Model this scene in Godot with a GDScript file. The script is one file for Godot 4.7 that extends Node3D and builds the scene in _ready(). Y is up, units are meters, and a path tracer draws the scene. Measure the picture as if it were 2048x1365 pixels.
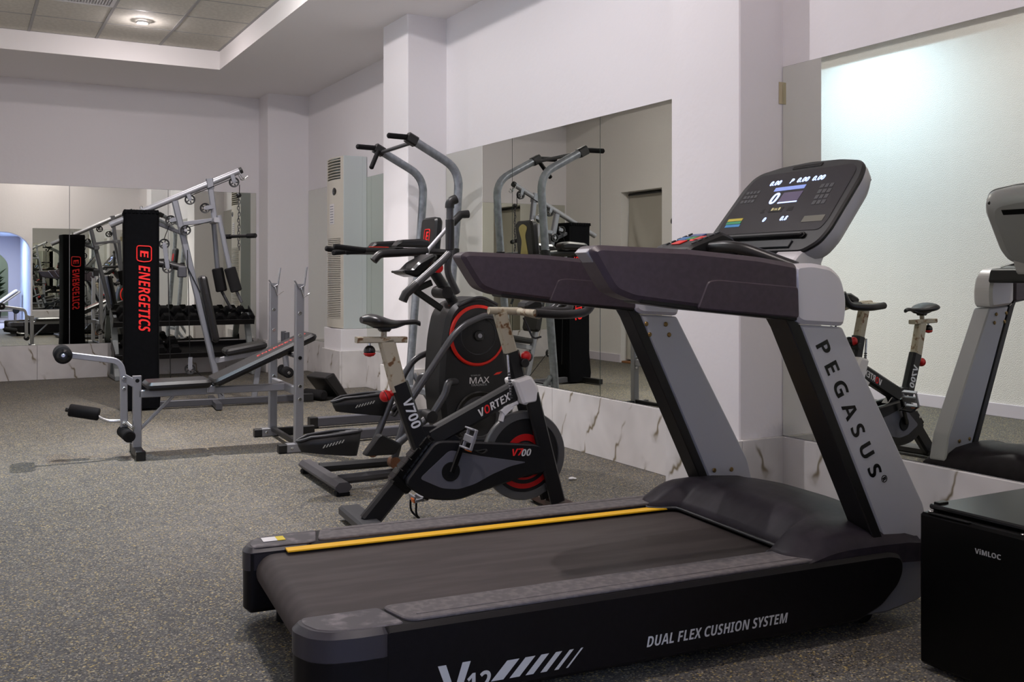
extends Node3D
# A small hotel gym: treadmill, spin bike, stepper, pull-up tower, bench, multi-gym and dumbbells between mirrored walls.

var M := {}
var taken := {}


class MB:
	var st := SurfaceTool.new()
	var g := 1

	func _init() -> void:
		st.begin(Mesh.PRIMITIVE_TRIANGLES)

	func grp(smooth: bool) -> void:
		g += 1
		st.set_smooth_group(g if smooth else -1)

	func tri(a: Vector3, b: Vector3, c: Vector3) -> void:
		st.add_vertex(a)
		st.add_vertex(c)
		st.add_vertex(b)

	func quad(a: Vector3, b: Vector3, c: Vector3, d: Vector3) -> void:
		tri(a, b, c)
		tri(a, c, d)

	func box(c: Vector3, s: Vector3, bv := 0.0, b := Basis()) -> MB:
		grp(false)
		var h := s * 0.5
		bv = minf(bv, minf(h.x, minf(h.y, h.z)) * 0.98)
		if bv <= 0.0:
			var v := []
			for k in 8:
				v.append(c + b * Vector3(h.x if k & 1 else -h.x, h.y if k & 2 else -h.y, h.z if k & 4 else -h.z))
			for f in [[0, 4, 6, 2], [1, 3, 7, 5], [0, 1, 5, 4], [2, 6, 7, 3], [0, 2, 3, 1], [4, 5, 7, 6]]:
				quad(v[f[0]], v[f[1]], v[f[2]], v[f[3]])
			return self
		var P := func(ax: int, sx: int, sy: int, sz: int) -> Vector3:
			var i := Vector3(h.x - bv, h.y - bv, h.z - bv)
			i[ax] += bv
			return c + b * Vector3(i.x * sx, i.y * sy, i.z * sz)
		for s3 in [-1, 1]:
			var fl := func(a: Vector3, q: Vector3, r: Vector3, d: Vector3, flip: bool) -> void:
				if flip:
					quad(d, r, q, a)
				else:
					quad(a, q, r, d)
			fl.call(P.call(0, s3, -1, -1), P.call(0, s3, 1, -1), P.call(0, s3, 1, 1), P.call(0, s3, -1, 1), s3 < 0)
			fl.call(P.call(1, -1, s3, -1), P.call(1, -1, s3, 1), P.call(1, 1, s3, 1), P.call(1, 1, s3, -1), s3 < 0)
			fl.call(P.call(2, -1, -1, s3), P.call(2, 1, -1, s3), P.call(2, 1, 1, s3), P.call(2, -1, 1, s3), s3 < 0)
			for s2 in [-1, 1]:
				var neg: bool = s3 * s2 < 0
				fl.call(P.call(0, s3, s2, -1), P.call(1, s3, s2, -1), P.call(1, s3, s2, 1), P.call(0, s3, s2, 1), neg)
				fl.call(P.call(1, -1, s3, s2), P.call(2, -1, s3, s2), P.call(2, 1, s3, s2), P.call(1, 1, s3, s2), neg)
				fl.call(P.call(2, s2, -1, s3), P.call(0, s2, -1, s3), P.call(0, s2, 1, s3), P.call(2, s2, 1, s3), neg)
				for s1 in [-1, 1]:
					var a: Vector3 = P.call(0, s1, s2, s3)
					var q: Vector3 = P.call(1, s1, s2, s3)
					var r: Vector3 = P.call(2, s1, s2, s3)
					if s1 * s2 * s3 > 0:
						tri(a, q, r)
					else:
						tri(r, q, a)
		return self

	func ring(pts: Array, flip: bool) -> void:
		var m := Vector3.ZERO
		for p in pts:
			m += p
		m /= pts.size()
		for j in pts.size():
			var a: Vector3 = pts[j]
			var b: Vector3 = pts[(j + 1) % pts.size()]
			if flip:
				tri(m, b, a)
			else:
				tri(m, a, b)

	func sweep(path: Array, prof: Array, side = null, caps := true, scl: Array = [], smooth := true) -> MB:
		var rings := []
		var n := path.size()
		var s := Vector3.ZERO
		for i in n:
			var t: Vector3 = (path[mini(i + 1, n - 1)] - path[maxi(i - 1, 0)]).normalized()
			var k := 1.0
			if i > 0 and i < n - 1:
				var t0: Vector3 = (path[i] - path[i - 1]).normalized()
				k = 1.0 / maxf(0.5, t0.dot(t))
			if side != null:
				s = (side - t * t.dot(side)).normalized()
			elif i == 0:
				s = t.cross(Vector3.UP if absf(t.y) < 0.9 else Vector3.RIGHT).normalized()
			else:
				s = (s - t * t.dot(s)).normalized()
			var nn := t.cross(s)
			var z: float = scl[i] if scl.size() > i else 1.0
			var r := []
			for q in prof:
				r.append(path[i] + s * q.x * z + nn * q.y * z * (k if side != null else 1.0))
			rings.append(r)
		return loft(rings, caps, smooth)

	func loft(rings: Array, caps := true, smooth := true, closed := true) -> MB:
		grp(smooth)
		var m: int = rings[0].size()
		for i in rings.size() - 1:
			for j in (m if closed else m - 1):
				var j2 := (j + 1) % m
				quad(rings[i][j], rings[i][j2], rings[i + 1][j2], rings[i + 1][j])
		if caps:
			grp(false)
			ring(rings[0], true)
			ring(rings[-1], false)
		return self

	func tube(path: Array, r: float, n := 12, caps := true, scl: Array = []) -> MB:
		var prof := []
		for j in n:
			prof.append(Vector2(cos(TAU * j / n), sin(TAU * j / n)) * r)
		return sweep(path, prof, null, caps, scl)

	func rect(path: Array, w: float, h: float, side: Vector3, bv := 0.006) -> MB:
		var x := w / 2
		var y := h / 2
		var prof := [Vector2(x - bv, -y), Vector2(x, -y + bv), Vector2(x, y - bv), Vector2(x - bv, y), Vector2(-x + bv, y), Vector2(-x, y - bv), Vector2(-x, -y + bv), Vector2(-x + bv, -y)]
		return sweep(path, prof, side, true, [], false)

	func lathe(prof: Array, xf := Transform3D(), n := 24) -> MB:
		grp(true)
		for i in prof.size() - 1:
			var a: Vector2 = prof[i]
			var b: Vector2 = prof[i + 1]
			if i > 0 and absf((b - a).angle_to(a - prof[i - 1])) > 0.6:
				grp(true)
			for j in n:
				var c0 := TAU * j / n
				var c1 := TAU * (j + 1) / n
				var d0 := Vector3(sin(c0), 0, cos(c0))
				var d1 := Vector3(sin(c1), 0, cos(c1))
				var p0 := xf * (d0 * a.x + Vector3.UP * a.y)
				var p1 := xf * (d1 * a.x + Vector3.UP * a.y)
				var q1 := xf * (d1 * b.x + Vector3.UP * b.y)
				var q0 := xf * (d0 * b.x + Vector3.UP * b.y)
				if a.x > 1e-6:
					tri(p0, p1, q1)
				if b.x > 1e-6:
					tri(p0, q1, q0)
		return self

	func cyl(a: Vector3, b: Vector3, r: float, n := 18, bv := 0.003, r2 := -1.0) -> MB:
		var l := a.distance_to(b)
		if r2 < 0.0:
			r2 = r
		bv = minf(bv, minf(r, minf(r2, l * 0.45)) * 0.9)
		return lathe([Vector2(0, 0), Vector2(r - bv, 0), Vector2(r, bv), Vector2(r2, l - bv), Vector2(r2 - bv, l), Vector2(0, l)], Transform3D(MB.along(b - a), a), n)

	func ball(c: Vector3, r: Vector3, n := 18, b := Basis()) -> MB:
		var prof := []
		for i in 11:
			var t := PI * i / 10.0
			prof.append(Vector2(sin(t), -cos(t)))
		prof[0].x = 0.0
		prof[10].x = 0.0
		return lathe(prof, Transform3D(b * Basis.from_scale(r), c), n)

	static func along(d: Vector3) -> Basis:
		var y := d.normalized()
		var x := y.cross(Vector3.FORWARD if absf(y.z) < 0.9 else Vector3.RIGHT).normalized()
		return Basis(x, y, x.cross(y))

	func prism(poly: Array, z0: float, z1: float, bv := 0.0, xf := Transform3D(), smooth := false) -> MB:
		var p := PackedVector2Array(poly)
		var area := 0.0
		for i in p.size():
			area += p[i].cross(p[(i + 1) % p.size()])
		if area < 0:
			p.reverse()
		var n := p.size()
		var ins := PackedVector2Array()
		for i in n:
			var e0 := (p[i] - p[(i + n - 1) % n]).normalized()
			var e1 := (p[(i + 1) % n] - p[i]).normalized()
			var m := Vector2(-(e0 + e1).y, (e0 + e1).x).normalized()
			ins.append(p[i] + m * bv / maxf(0.4, m.dot(Vector2(-e0.y, e0.x))))
		var V := func(q: Vector2, z: float) -> Vector3: return xf * Vector3(q.x, q.y, z)
		grp(smooth)
		for i in n:
			var j := (i + 1) % n
			quad(V.call(p[i], z0 + bv), V.call(p[j], z0 + bv), V.call(p[j], z1 - bv), V.call(p[i], z1 - bv))
		if bv > 0:
			grp(smooth)
			for i in n:
				var j := (i + 1) % n
				quad(V.call(p[i], z1 - bv), V.call(p[j], z1 - bv), V.call(ins[j], z1), V.call(ins[i], z1))
			grp(smooth)
			for i in n:
				var j := (i + 1) % n
				quad(V.call(ins[i], z0), V.call(ins[j], z0), V.call(p[j], z0 + bv), V.call(p[i], z0 + bv))
		grp(false)
		var ix := Geometry2D.triangulate_polygon(p)
		if ix.is_empty():
			push_warning("a prism could not be capped")
		for i in range(0, ix.size(), 3):
			var turned := (p[ix[i + 1]] - p[ix[i]]).cross(p[ix[i + 2]] - p[ix[i]]) < 0
			var a := ins[ix[i]]
			var b := ins[ix[i + 2 if turned else i + 1]]
			var c := ins[ix[i + 1 if turned else i + 2]]
			tri(V.call(a, z1), V.call(b, z1), V.call(c, z1))
			tri(V.call(a, z0), V.call(c, z0), V.call(b, z0))
		return self

	func done() -> ArrayMesh:
		st.generate_normals()
		return st.commit()


# ---------- small tools
func v2s(a: Array) -> Array:
	var r := []
	for i in range(0, a.size(), 2):
		r.append(Vector2(a[i], a[i + 1]))
	return r


func v3s(a: Array) -> Array:
	var r := []
	for i in range(0, a.size(), 3):
		r.append(Vector3(a[i], a[i + 1], a[i + 2]))
	return r


func fillet(p: Array, rad: float, n := 6) -> Array:      # rounds the inner corners of a path
	var r := [p[0]]
	for i in range(1, p.size() - 1):
		var a: Vector3 = p[i - 1] - p[i]
		var b: Vector3 = p[i + 1] - p[i]
		var d := minf(rad, minf(a.length(), b.length()) * 0.49)
		var s: Vector3 = p[i] + a.normalized() * d
		var e: Vector3 = p[i] + b.normalized() * d
		for k in n + 1:
			var t := float(k) / n
			r.append(s.lerp(p[i], t).lerp(p[i].lerp(e, t), t))
	r.append(p[-1])
	return r


func round_poly(p: Array, rad: float, n := 4) -> Array:
	var r := []
	var m := p.size()
	for i in m:
		var a: Vector2 = p[(i + m - 1) % m] - p[i]
		var b: Vector2 = p[(i + 1) % m] - p[i]
		var d := minf(rad, minf(a.length(), b.length()) * 0.45)
		var s: Vector2 = p[i] + a.normalized() * d
		var e: Vector2 = p[i] + b.normalized() * d
		for k in n + 1:
			var t := float(k) / n
			r.append(s.lerp(p[i], t).lerp(p[i].lerp(e, t), t))
	return r


func numbered(n: String) -> String:
	if not taken.has(n):
		taken[n] = 0
		return n
	taken[n] += 1
	return "%s_%03d" % [n, taken[n]]


func thing(called: String, label: String, category: String, at := Vector3.ZERO, turn := 0.0, group := "") -> Node3D:
	var o := Node3D.new()
	o.name = numbered(called)
	o.position = at
	o.rotation.y = deg_to_rad(turn)
	o.set_meta("label", label)
	o.set_meta("category", category)
	if group:
		o.set_meta("group", group)
	add_child(o)
	return o


func part(parent: Node, called: String, mb: MB, m: Material, label := "") -> MeshInstance3D:
	return meshed(parent, called, mb.done(), m, label)


func meshed(parent: Node, called: String, mesh: Mesh, m: Material, label := "") -> MeshInstance3D:
	var o := MeshInstance3D.new()
	o.mesh = mesh
	o.material_override = m
	o.cast_shadow = GeometryInstance3D.SHADOW_CASTING_SETTING_ON
	o.name = called
	if label:
		o.set_meta("label", label)
	parent.add_child(o, true)
	return o


func struct(called: String, mb: MB, m: Material) -> MeshInstance3D:
	var o := part(self, called, mb, m)
	o.set_meta("kind", "structure")
	return o


var fonts := {}


func words(parent: Node, called: String, s: String, cap: float, xf: Transform3D, m: Material, shear := 0.0, wide := 1.0, bold := true, face := "Droid Sans") -> MeshInstance3D:
	var key := face + str(bold)
	if not fonts.has(key):
		var f := SystemFont.new()
		f.font_names = PackedStringArray([face])
		f.font_weight = 700 if bold else 400
		fonts[key] = f
	var t := TextMesh.new()
	t.font = fonts[key]
	t.text = s
	t.font_size = 64
	t.pixel_size = cap / (0.714 * 64.0)
	t.depth = 0.0016
	var o := meshed(parent, called, t, m)
	o.transform = xf * Transform3D(Basis(Vector3(wide, 0, 0), Vector3(shear, 1, 0), Vector3(0, 0, 1)), Vector3.ZERO)
	return o


func mat(c: Color, rough := 0.5, metal := 0.0, spec := 0.5) -> StandardMaterial3D:
	var m := StandardMaterial3D.new()
	m.albedo_color = c
	m.roughness = rough
	m.metallic = metal
	m.metallic_specular = spec
	return m


func glow(c: Color, e: float) -> StandardMaterial3D:
	var m := mat(c, 0.6)
	m.emission_enabled = true
	m.emission = c
	m.emission_energy_multiplier = e
	return m


func tex(img: Image) -> ImageTexture:
	return ImageTexture.create_from_image(img)


func noise(s: int, f: float, oct := 3, kind := FastNoiseLite.TYPE_SIMPLEX_SMOOTH) -> FastNoiseLite:
	var n := FastNoiseLite.new()
	n.seed = s
	n.frequency = f
	n.noise_type = kind
	n.fractal_octaves = oct
	return n


func grain(n: FastNoiseLite, size: int, a: Color, b: Color, lo := 0.0, hi := 1.0) -> ImageTexture:      # seamless two-colour noise
	var src := n.get_seamless_image(size, size)
	var img := Image.create(size, size, true, Image.FORMAT_RGB8)
	for y in size:
		for x in size:
			img.set_pixel(x, y, a.lerp(b, smoothstep(lo, hi, src.get_pixel(x, y).r)))
	img.generate_mipmaps()
	return tex(img)


func tri_mat(t: Texture2D, per_m: float, rough: float, metal := 0.0) -> StandardMaterial3D:
	var m := mat(Color.WHITE, rough, metal)
	m.albedo_texture = t
	m.uv1_triplanar = true
	m.uv1_world_triplanar = true
	m.uv1_scale = Vector3.ONE * per_m
	return m


func relief(m: StandardMaterial3D, n: FastNoiseLite, size: int, bump: float, strength: float) -> void:
	var img := n.get_seamless_image(size, size)
	img.convert(Image.FORMAT_RGBA8)
	img.bump_map_to_normal_map(bump)
	m.normal_enabled = true
	m.normal_texture = tex(img)
	m.normal_scale = strength


# ---------- materials
func rubber_floor() -> StandardMaterial3D:
	var s := 2048                                   # 2.4 m of black granule rubber with tan, yellow and grey flecks
	var rng := RandomNumberGenerator.new()
	rng.seed = 11
	var img := Image.create(s, s, true, Image.FORMAT_RGB8)
	var cloud := noise(5, 0.004, 4).get_seamless_image(256, 256)
	var fine := noise(8, 0.02, 2).get_seamless_image(256, 256)
	for y in range(0, s, 2):
		for x in range(0, s, 2):
			var c := 0.31 + 0.15 * (cloud.get_pixel(x / 8, y / 8).r - 0.5) + 0.06 * (fine.get_pixel((x / 2) % 256, (y / 2) % 256).r - 0.5) + rng.randf_range(-0.05, 0.05)
			img.fill_rect(Rect2i(x, y, 2, 2), Color(c * 1.02, c * 0.99, c * 0.96))
	var tones := [Color(0.74, 0.69, 0.54), Color(0.7, 0.66, 0.58), Color(0.6, 0.58, 0.54), Color(0.8, 0.7, 0.42), Color(0.5, 0.5, 0.49), Color(0.14, 0.14, 0.14), Color(0.2, 0.2, 0.2)]
	for k in 120000:
		var c: Color = tones[rng.randi() % tones.size()]
		var w := rng.randi_range(2, 6)
		var h := rng.randi_range(2, 5)
		img.fill_rect(Rect2i(rng.randi() % s, rng.randi() % s, w, h), c.darkened(rng.randf() * 0.35))
	img.generate_mipmaps()
	return tri_mat(tex(img), 1.0 / 2.4, 0.72)


func marble() -> StandardMaterial3D:
	var s := 512
	var img := Image.create(s, s, true, Image.FORMAT_RGB8)
	var warp := noise(21, 0.7, 3)
	var vein := noise(33, 1.0, 2)
	var pres := noise(44, 1.0, 2)
	for y in s:
		for x in s:
			# positions wrapped on a torus so that the picture has no seam
			var a := TAU * x / s
			var b := TAU * y / s
			var q := Vector3(cos(a), sin(a), 0) * 1.3 + Vector3(0, 0, 1) * (cos(b) * 0.8)
			var w := warp.get_noise_3d(q.x * 1.3, q.y * 1.3 + sin(b) * 1.1, q.z * 1.3)
			var d := fposmod(float(x) / s * 4.0 - float(y) / s * 2.0 + w * 0.22, 1.0)
			var line := exp(-pow((d - 0.5) / 0.026, 2.0)) * smoothstep(-0.35, 0.2, pres.get_noise_3d(q.x * 0.8 + 4.0, q.y * 0.8, q.z * 0.7 + sin(b) * 0.6))
			var soft := exp(-pow((d - 0.52) / 0.09, 2.0)) * smoothstep(0.0, 0.5, pres.get_noise_3d(q.x + 4.0, q.y, q.z * 1.2 + sin(b)))
			var cl := vein.get_noise_3d(q.x * 0.8, q.y * 0.8 + sin(b), q.z) * 0.04
			var c := Color(0.86 + cl, 0.845 + cl, 0.84 + cl)
			c = c.lerp(Color(0.7, 0.68, 0.66), soft * 0.5)
			c = c.lerp(Color(0.42, 0.37, 0.28), line * 0.8)
			img.set_pixel(x, y, c)
	img.generate_mipmaps()
	return tri_mat(tex(img), 0.8, 0.16)


func make_materials() -> void:
	M.floor = rubber_floor()
	M.marble = marble()
	M.wall = mat(Color(0.925, 0.91, 0.92), 0.75)
	relief(M.wall, noise(71, 0.03, 3), 256, 3.0, 0.12)
	M.wall.uv1_triplanar = true
	M.wall.uv1_world_triplanar = true
	M.wall.uv1_scale = Vector3.ONE * 2.0
	M.stucco = mat(Color(0.925, 0.91, 0.895), 0.8)
	relief(M.stucco, noise(72, 0.12, 4), 512, 6.0, 0.4)
	M.stucco.uv1_triplanar = true
	M.stucco.uv1_world_triplanar = true
	M.stucco.uv1_scale = Vector3.ONE * 1.6
	M.ceiling = mat(Color(0.945, 0.93, 0.925), 0.85)
	M.tile = tri_mat(grain(noise(73, 0.05, 4), 256, Color(0.8, 0.785, 0.74), Color(0.86, 0.845, 0.8)), 1.7, 0.9)
	M.tbar = mat(Color(0.66, 0.655, 0.65), 0.6)
	M.mirror = mat(Color(0.9, 0.91, 0.875), 0.0, 1.0)
	M.glass_edge = mat(Color(0.2, 0.27, 0.25), 0.2)
	M.base = mat(Color(0.84, 0.81, 0.85), 0.5)
	M.grout = mat(Color(0.6, 0.58, 0.57), 0.8)
	M.black = mat(Color(0.06, 0.058, 0.064), 0.45)
	M.matte = mat(Color(0.045, 0.045, 0.05), 0.75, 0.0, 0.35)
	M.gloss = mat(Color(0.05, 0.05, 0.055), 0.22)
	M.foam = mat(Color(0.09, 0.087, 0.092), 0.9, 0.0, 0.3)
	M.vinyl = mat(Color(0.075, 0.07, 0.075), 0.36)
	M.silver = mat(Color(0.6, 0.6, 0.62), 0.42, 0.55)
	M.grey = mat(Color(0.47, 0.475, 0.49), 0.42, 0.5)
	M.darkgrey = mat(Color(0.24, 0.24, 0.25), 0.45, 0.3)
	M.chrome = mat(Color(0.78, 0.78, 0.78), 0.16, 1.0)
	M.red = mat(Color(0.75, 0.06, 0.06), 0.4)
	M.bright_red = mat(Color(0.9, 0.1, 0.1), 0.6)
	M.orange = mat(Color(0.95, 0.2, 0.1), 0.4)
	M.white = mat(Color(0.88, 0.87, 0.87), 0.45)
	M.brass = mat(Color(0.55, 0.45, 0.28), 0.35, 0.8)
	M.print = mat(Color(0.55, 0.55, 0.6), 0.7)
	M.leaf = mat(Color(0.12, 0.22, 0.1), 0.6)
	M.leaf2 = mat(Color(0.18, 0.3, 0.13), 0.6)


# ---------- camera, light, exposure
func camera_and_light() -> void:
	var cam := Camera3D.new()
	cam.name = "camera"
	cam.projection = Camera3D.PROJECTION_FRUSTUM      # a 35 mm lens held level and shifted down
	cam.near = 0.1
	cam.far = 100.0
	cam.size = 0.1 * 1365.0 / 1991.0
	cam.frustum_offset = Vector2(0, -0.1 * (682.5 - 549.0) / 1991.0)
	cam.position = Vector3(0, 1.1, 0)
	cam.rotation.y = deg_to_rad(-29.0)
	add_child(cam)
	cam.current = true
	var we := WorldEnvironment.new()
	we.name = "world"
	var e := Environment.new()
	e.background_mode = Environment.BG_COLOR
	e.background_color = Color(0.02, 0.02, 0.025)
	e.ambient_light_source = Environment.AMBIENT_SOURCE_BG
	e.tonemap_mode = Environment.TONE_MAPPER_LINEAR
	e.tonemap_exposure = 1.0
	e.sdfgi_enabled = true
	e.ssao_enabled = true
	e.ssil_enabled = true
	we.environment = e
	add_child(we)


# x, y, z, beam, spill, cone, colour, label, tilt towards the left wall
const LAMPS := [
	[1.39, 3.31, -9.16, 2.2, 0.9, 72.0, Color(1.0, 0.955, 0.96), "round downlight at the far end of the tiled ceiling recess", 0.0],
	[1.45, 3.31, -6.9, 13.0, 1.6, 58.0, Color(1.0, 0.97, 0.96), "round downlight above the weight bench", 0.0],
	[1.4, 3.31, -4.45, 2.4, 2.75, 56.0, Color(1.0, 0.975, 0.985), "round downlight above the spin bike", 0.0],
	[1.32, 3.31, -1.85, 0.9, 1.7, 62.0, Color(1.0, 0.95, 0.94), "round downlight above the treadmill, nearest the arch", 0.0],
	[0.6, 3.31, -6.1, 4.9, 0.4, 68.0, Color(0.76, 0.9, 1.0), "cool white downlight in the recess close to the left wall", 36.0]]


func downlight(q: Array) -> void:
	var t := thing("ceiling_downlight", q[7], "downlight", Vector3(q[0], q[1], q[2]), 0, "round ceiling downlights")
	part(t, "trim_ring", MB.new().lathe(v2s([0.034, 0, 0.046, 0, 0.05, -0.005, 0.049, -0.015, 0.044, -0.019, 0.038, -0.016, 0.034, 0])), M.white)
	part(t, "lens", MB.new().cyl(Vector3(0, -0.002, 0), Vector3(0, -0.006, 0), 0.034, 24, 0.001), glow(q[6], 12.0))
	for spill in [false, true]:
		var l: Light3D
		if spill:
			var om := OmniLight3D.new()
			om.omni_range = 25.0
			om.omni_attenuation = 2.0
			l = om
		else:
			var sp := SpotLight3D.new()
			sp.spot_range = 25.0
			sp.spot_attenuation = 2.0
			sp.spot_angle = q[5]
			sp.spot_angle_attenuation = 1.0
			sp.basis = Basis(Vector3.BACK, deg_to_rad(-q[8])) * Basis(Vector3.RIGHT, -PI / 2)
			l = sp
		l.name = "spill_light" if spill else "beam_light"
		l.light_color = q[6]
		l.light_energy = q[4] if spill else q[3]
		l.light_size = 0.025
		l.shadow_enabled = true
		l.position = Vector3(0, -0.0115, 0)
		t.add_child(l)


# ---------- the room
const XL := -0.45       # left wall
const XR := 3.38        # right wall, middle bay
const ZB := -11.47      # back wall
const ZF := -0.75       # front wall, the one with the arch
const CEIL := 3.13
const TILE := 3.31


func slabs(parent: Node, a: Vector3, b: Vector3, n: int, out: Vector3) -> void:      # marble skirting slabs from a to b
	for k in n:
		var p := a.lerp(b, float(k) / n)
		var q := a.lerp(b, float(k + 1) / n)
		var d := (q - p).abs()
		var s := Vector3(maxf(d.x - 0.003, 0.0), 0.36, maxf(d.z - 0.003, 0.0)) + out.abs() * 0.02
		part(parent, "marble_slab", MB.new().box((p + q) / 2 + out * 0.01 + Vector3.UP * 0.18, s, 0.0025), M.marble)


func mirror(a: Vector3, b: Vector3, out: Vector3, label: String, group: String) -> void:
	var mid := (a + b) / 2
	var d := (b - a).abs()
	var t := thing("wall_mirror", label, "mirror", Vector3(mid.x, a.y, mid.z), 0, group)
	var s := Vector3(maxf(d.x - 0.003, 0.0), d.y, maxf(d.z - 0.003, 0.0))
	part(t, "backing", MB.new().box(Vector3(0, d.y / 2, 0) + out * 0.0015, s + out.abs() * 0.003), M.glass_edge)
	part(t, "mirror_glass", MB.new().box(Vector3(0, d.y / 2, 0) + out * 0.0045, s - (Vector3.ONE - out.abs()) * 0.003 + out.abs() * 0.003), M.mirror)


func room() -> void:
	# floor: rubber mats in rows over a slab
	var fl := struct("floor", MB.new().box(Vector3(1.5, -0.06, -6.0), Vector3(4.4, 0.1, 11.4)), M.matte)
	var rows := [-0.5, 0.05, 1.05, 2.05, 3.05, 3.6]
	for k in rows.size() - 1:
		var z := -11.6 + (k % 2) * 0.7
		var za := -11.6
		while za < -0.351:
			var zb := minf(z + 2.0, -0.35)
			part(fl, "rubber_mat", MB.new().box(Vector3((rows[k] + rows[k + 1]) / 2, -0.006, (za + zb) / 2), Vector3(rows[k + 1] - rows[k] - 0.0008, 0.012, zb - za - 0.0008)), M.floor)
			za = zb
			z = zb
	# back wall
	var wb := struct("wall_back", MB.new().box(Vector3(1.55, 1.75, ZB - 0.15), Vector3(4.3, 3.7, 0.3)), M.wall)
	slabs(wb, Vector3(XL, 0, ZB), Vector3(3.0, 0, ZB), 3, Vector3.BACK)
	part(wb, "corner_pier", MB.new().box(Vector3(3.26, 1.6, ZB + 0.195), Vector3(0.49, 3.3, 0.39), 0.006), M.wall)
	slabs(wb, Vector3(3.015, 0, ZB + 0.39), Vector3(3.48, 0, ZB + 0.39), 1, Vector3.BACK)
	slabs(wb, Vector3(3.015, 0, ZB + 0.39), Vector3(3.015, 0, ZB + 0.02), 1, Vector3.LEFT)
	# right wall: far bay, pier, middle bay, pier, near bay
	var wr := struct("wall_right", MB.new().box(Vector3(3.63, 1.75, -9.4), Vector3(0.3, 3.7, 4.4)), M.wall)
	part(wr, "wall_bay", MB.new().box(Vector3(XR + 0.2, 1.75, -5.4), Vector3(0.4, 3.7, 3.7)), M.wall)
	part(wr, "wall_bay", MB.new().box(Vector3(3.55, 1.75, -1.9), Vector3(0.5, 3.7, 3.1)), M.wall)
	part(wr, "pier", MB.new().box(Vector3(3.345, 1.6, -7.425), Vector3(0.6, 3.3, 0.51), 0.006), M.wall)
	part(wr, "pier", MB.new().box(Vector3(3.34, 1.6, -3.635), Vector3(0.6, 3.3, 0.49), 0.006), M.wall)
	slabs(wr, Vector3(3.48, 0, -11.06), Vector3(3.48, 0, -7.68), 4, Vector3.LEFT)
	slabs(wr, Vector3(XR, 0, -7.17), Vector3(XR, 0, -3.88), 2, Vector3.LEFT)
	slabs(wr, Vector3(3.3, 0, -3.39), Vector3(3.3, 0, ZF), 4, Vector3.LEFT)
	slabs(wr, Vector3(3.045, 0, -7.7), Vector3(3.045, 0, -7.15), 1, Vector3.LEFT)
	slabs(wr, Vector3(3.045, 0, -7.17), Vector3(XR, 0, -7.17), 1, Vector3.BACK)
	slabs(wr, Vector3(3.04, 0, -3.9), Vector3(3.04, 0, -3.37), 1, Vector3.LEFT)
	slabs(wr, Vector3(3.04, 0, -3.39), Vector3(3.3, 0, -3.39), 1, Vector3.BACK)
	part(wr, "tape_piece", MB.new().box(Vector3(3.285, 1.93, -3.3875), Vector3(0.025, 0.1, 0.002)), mat(Color(0.75, 0.7, 0.58), 0.6))
	# plinth under the air conditioner
	part(wr, "plinth", MB.new().box(Vector3(3.345, 0.28, -9.445), Vector3(0.27, 0.58, 0.51), 0.004), M.wall)
	slabs(wr, Vector3(3.21, 0, -9.72), Vector3(3.21, 0, -9.17), 1, Vector3.LEFT)
	slabs(wr, Vector3(3.21, 0, -9.19), Vector3(3.48, 0, -9.19), 1, Vector3.BACK)
	# left wall with a curtained doorway at its far end
	var side := v2s([-11.6, 0.0, -10.19, 0.0, -10.19, 2.12, -9.36, 2.12, -9.36, 0.0, -0.36, 0.0, -0.36, 3.6, -11.6, 3.6])
	var wl := struct("wall_left", MB.new().prism(side, XL - 0.3, XL, 0.0, Transform3D(Basis(Vector3(0, 0, 1), Vector3(0, 1, 0), Vector3(-1, 0, 0)), Vector3(2.0 * XL - 0.3, 0, 0))), M.stucco)
	part(wl, "door_back", MB.new().box(Vector3(XL - 0.36, 1.2, -9.775), Vector3(0.1, 2.6, 1.2)), M.wall)
	part(wl, "threshold", MB.new().box(Vector3(XL - 0.1, 0.012, -9.775), Vector3(0.2, 0.024, 0.8), 0.004), mat(Color(0.55, 0.36, 0.2), 0.5))
	var bl := struct("baseboard_left", MB.new().box(Vector3(XL + 0.007, 0.05, -5.05), Vector3(0.014, 0.1, 8.6), 0.002), M.base)
	part(bl, "board", MB.new().box(Vector3(XL + 0.007, 0.05, -10.83), Vector3(0.014, 0.1, 1.27), 0.002), M.base)
	# front wall: arch to the lounge passage, mirror beside it
	var arch := [Vector2(-0.33, 3.6), Vector2(-0.33, 0.0), Vector2(-0.3, 0.0)]
	for k in 13:
		var a := PI - PI / 2 * k / 12.0
		arch.append(Vector2(0.22 + 0.52 * cos(a), 1.55 + 0.4 * sin(a)))
	for k in 13:
		var a := PI / 2 - PI / 2 * k / 12.0
		arch.append(Vector2(0.72 + 0.52 * cos(a), 1.55 + 0.4 * sin(a)))
	arch.append_array(v2s([1.24, 0.0, 3.7, 0.0, 3.7, 3.6]))
	var wf := struct("wall_front", MB.new().prism(arch, ZF, -0.35), M.wall)
	part(wf, "wall_bay", MB.new().box(Vector3(-0.53, 1.8, -0.55), Vector3(0.4, 3.6, 0.4)), M.wall)
	slabs(wf, Vector3(1.26, 0, ZF), Vector3(3.28, 0, ZF), 2, Vector3.FORWARD)
	# ceiling: soffit round a tiled recess
	var ce := struct("ceiling", MB.new().box(Vector3(1.5, 3.44, -5.9), Vector3(4.5, 0.2, 11.8)), M.ceiling)
	for s in [[XL - 0.1, 3.7, ZB - 0.1, -10.04], [XL - 0.1, 3.7, -1.2, -0.36], [XL - 0.1, 0.0, -10.04, -1.2], [2.25, 3.7, -10.04, -1.2]]:
		part(ce, "soffit", MB.new().box(Vector3((s[0] + s[1]) / 2, CEIL + 0.12, (s[2] + s[3]) / 2), Vector3(s[1] - s[0], 0.24, s[3] - s[2])), M.ceiling)
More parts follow.
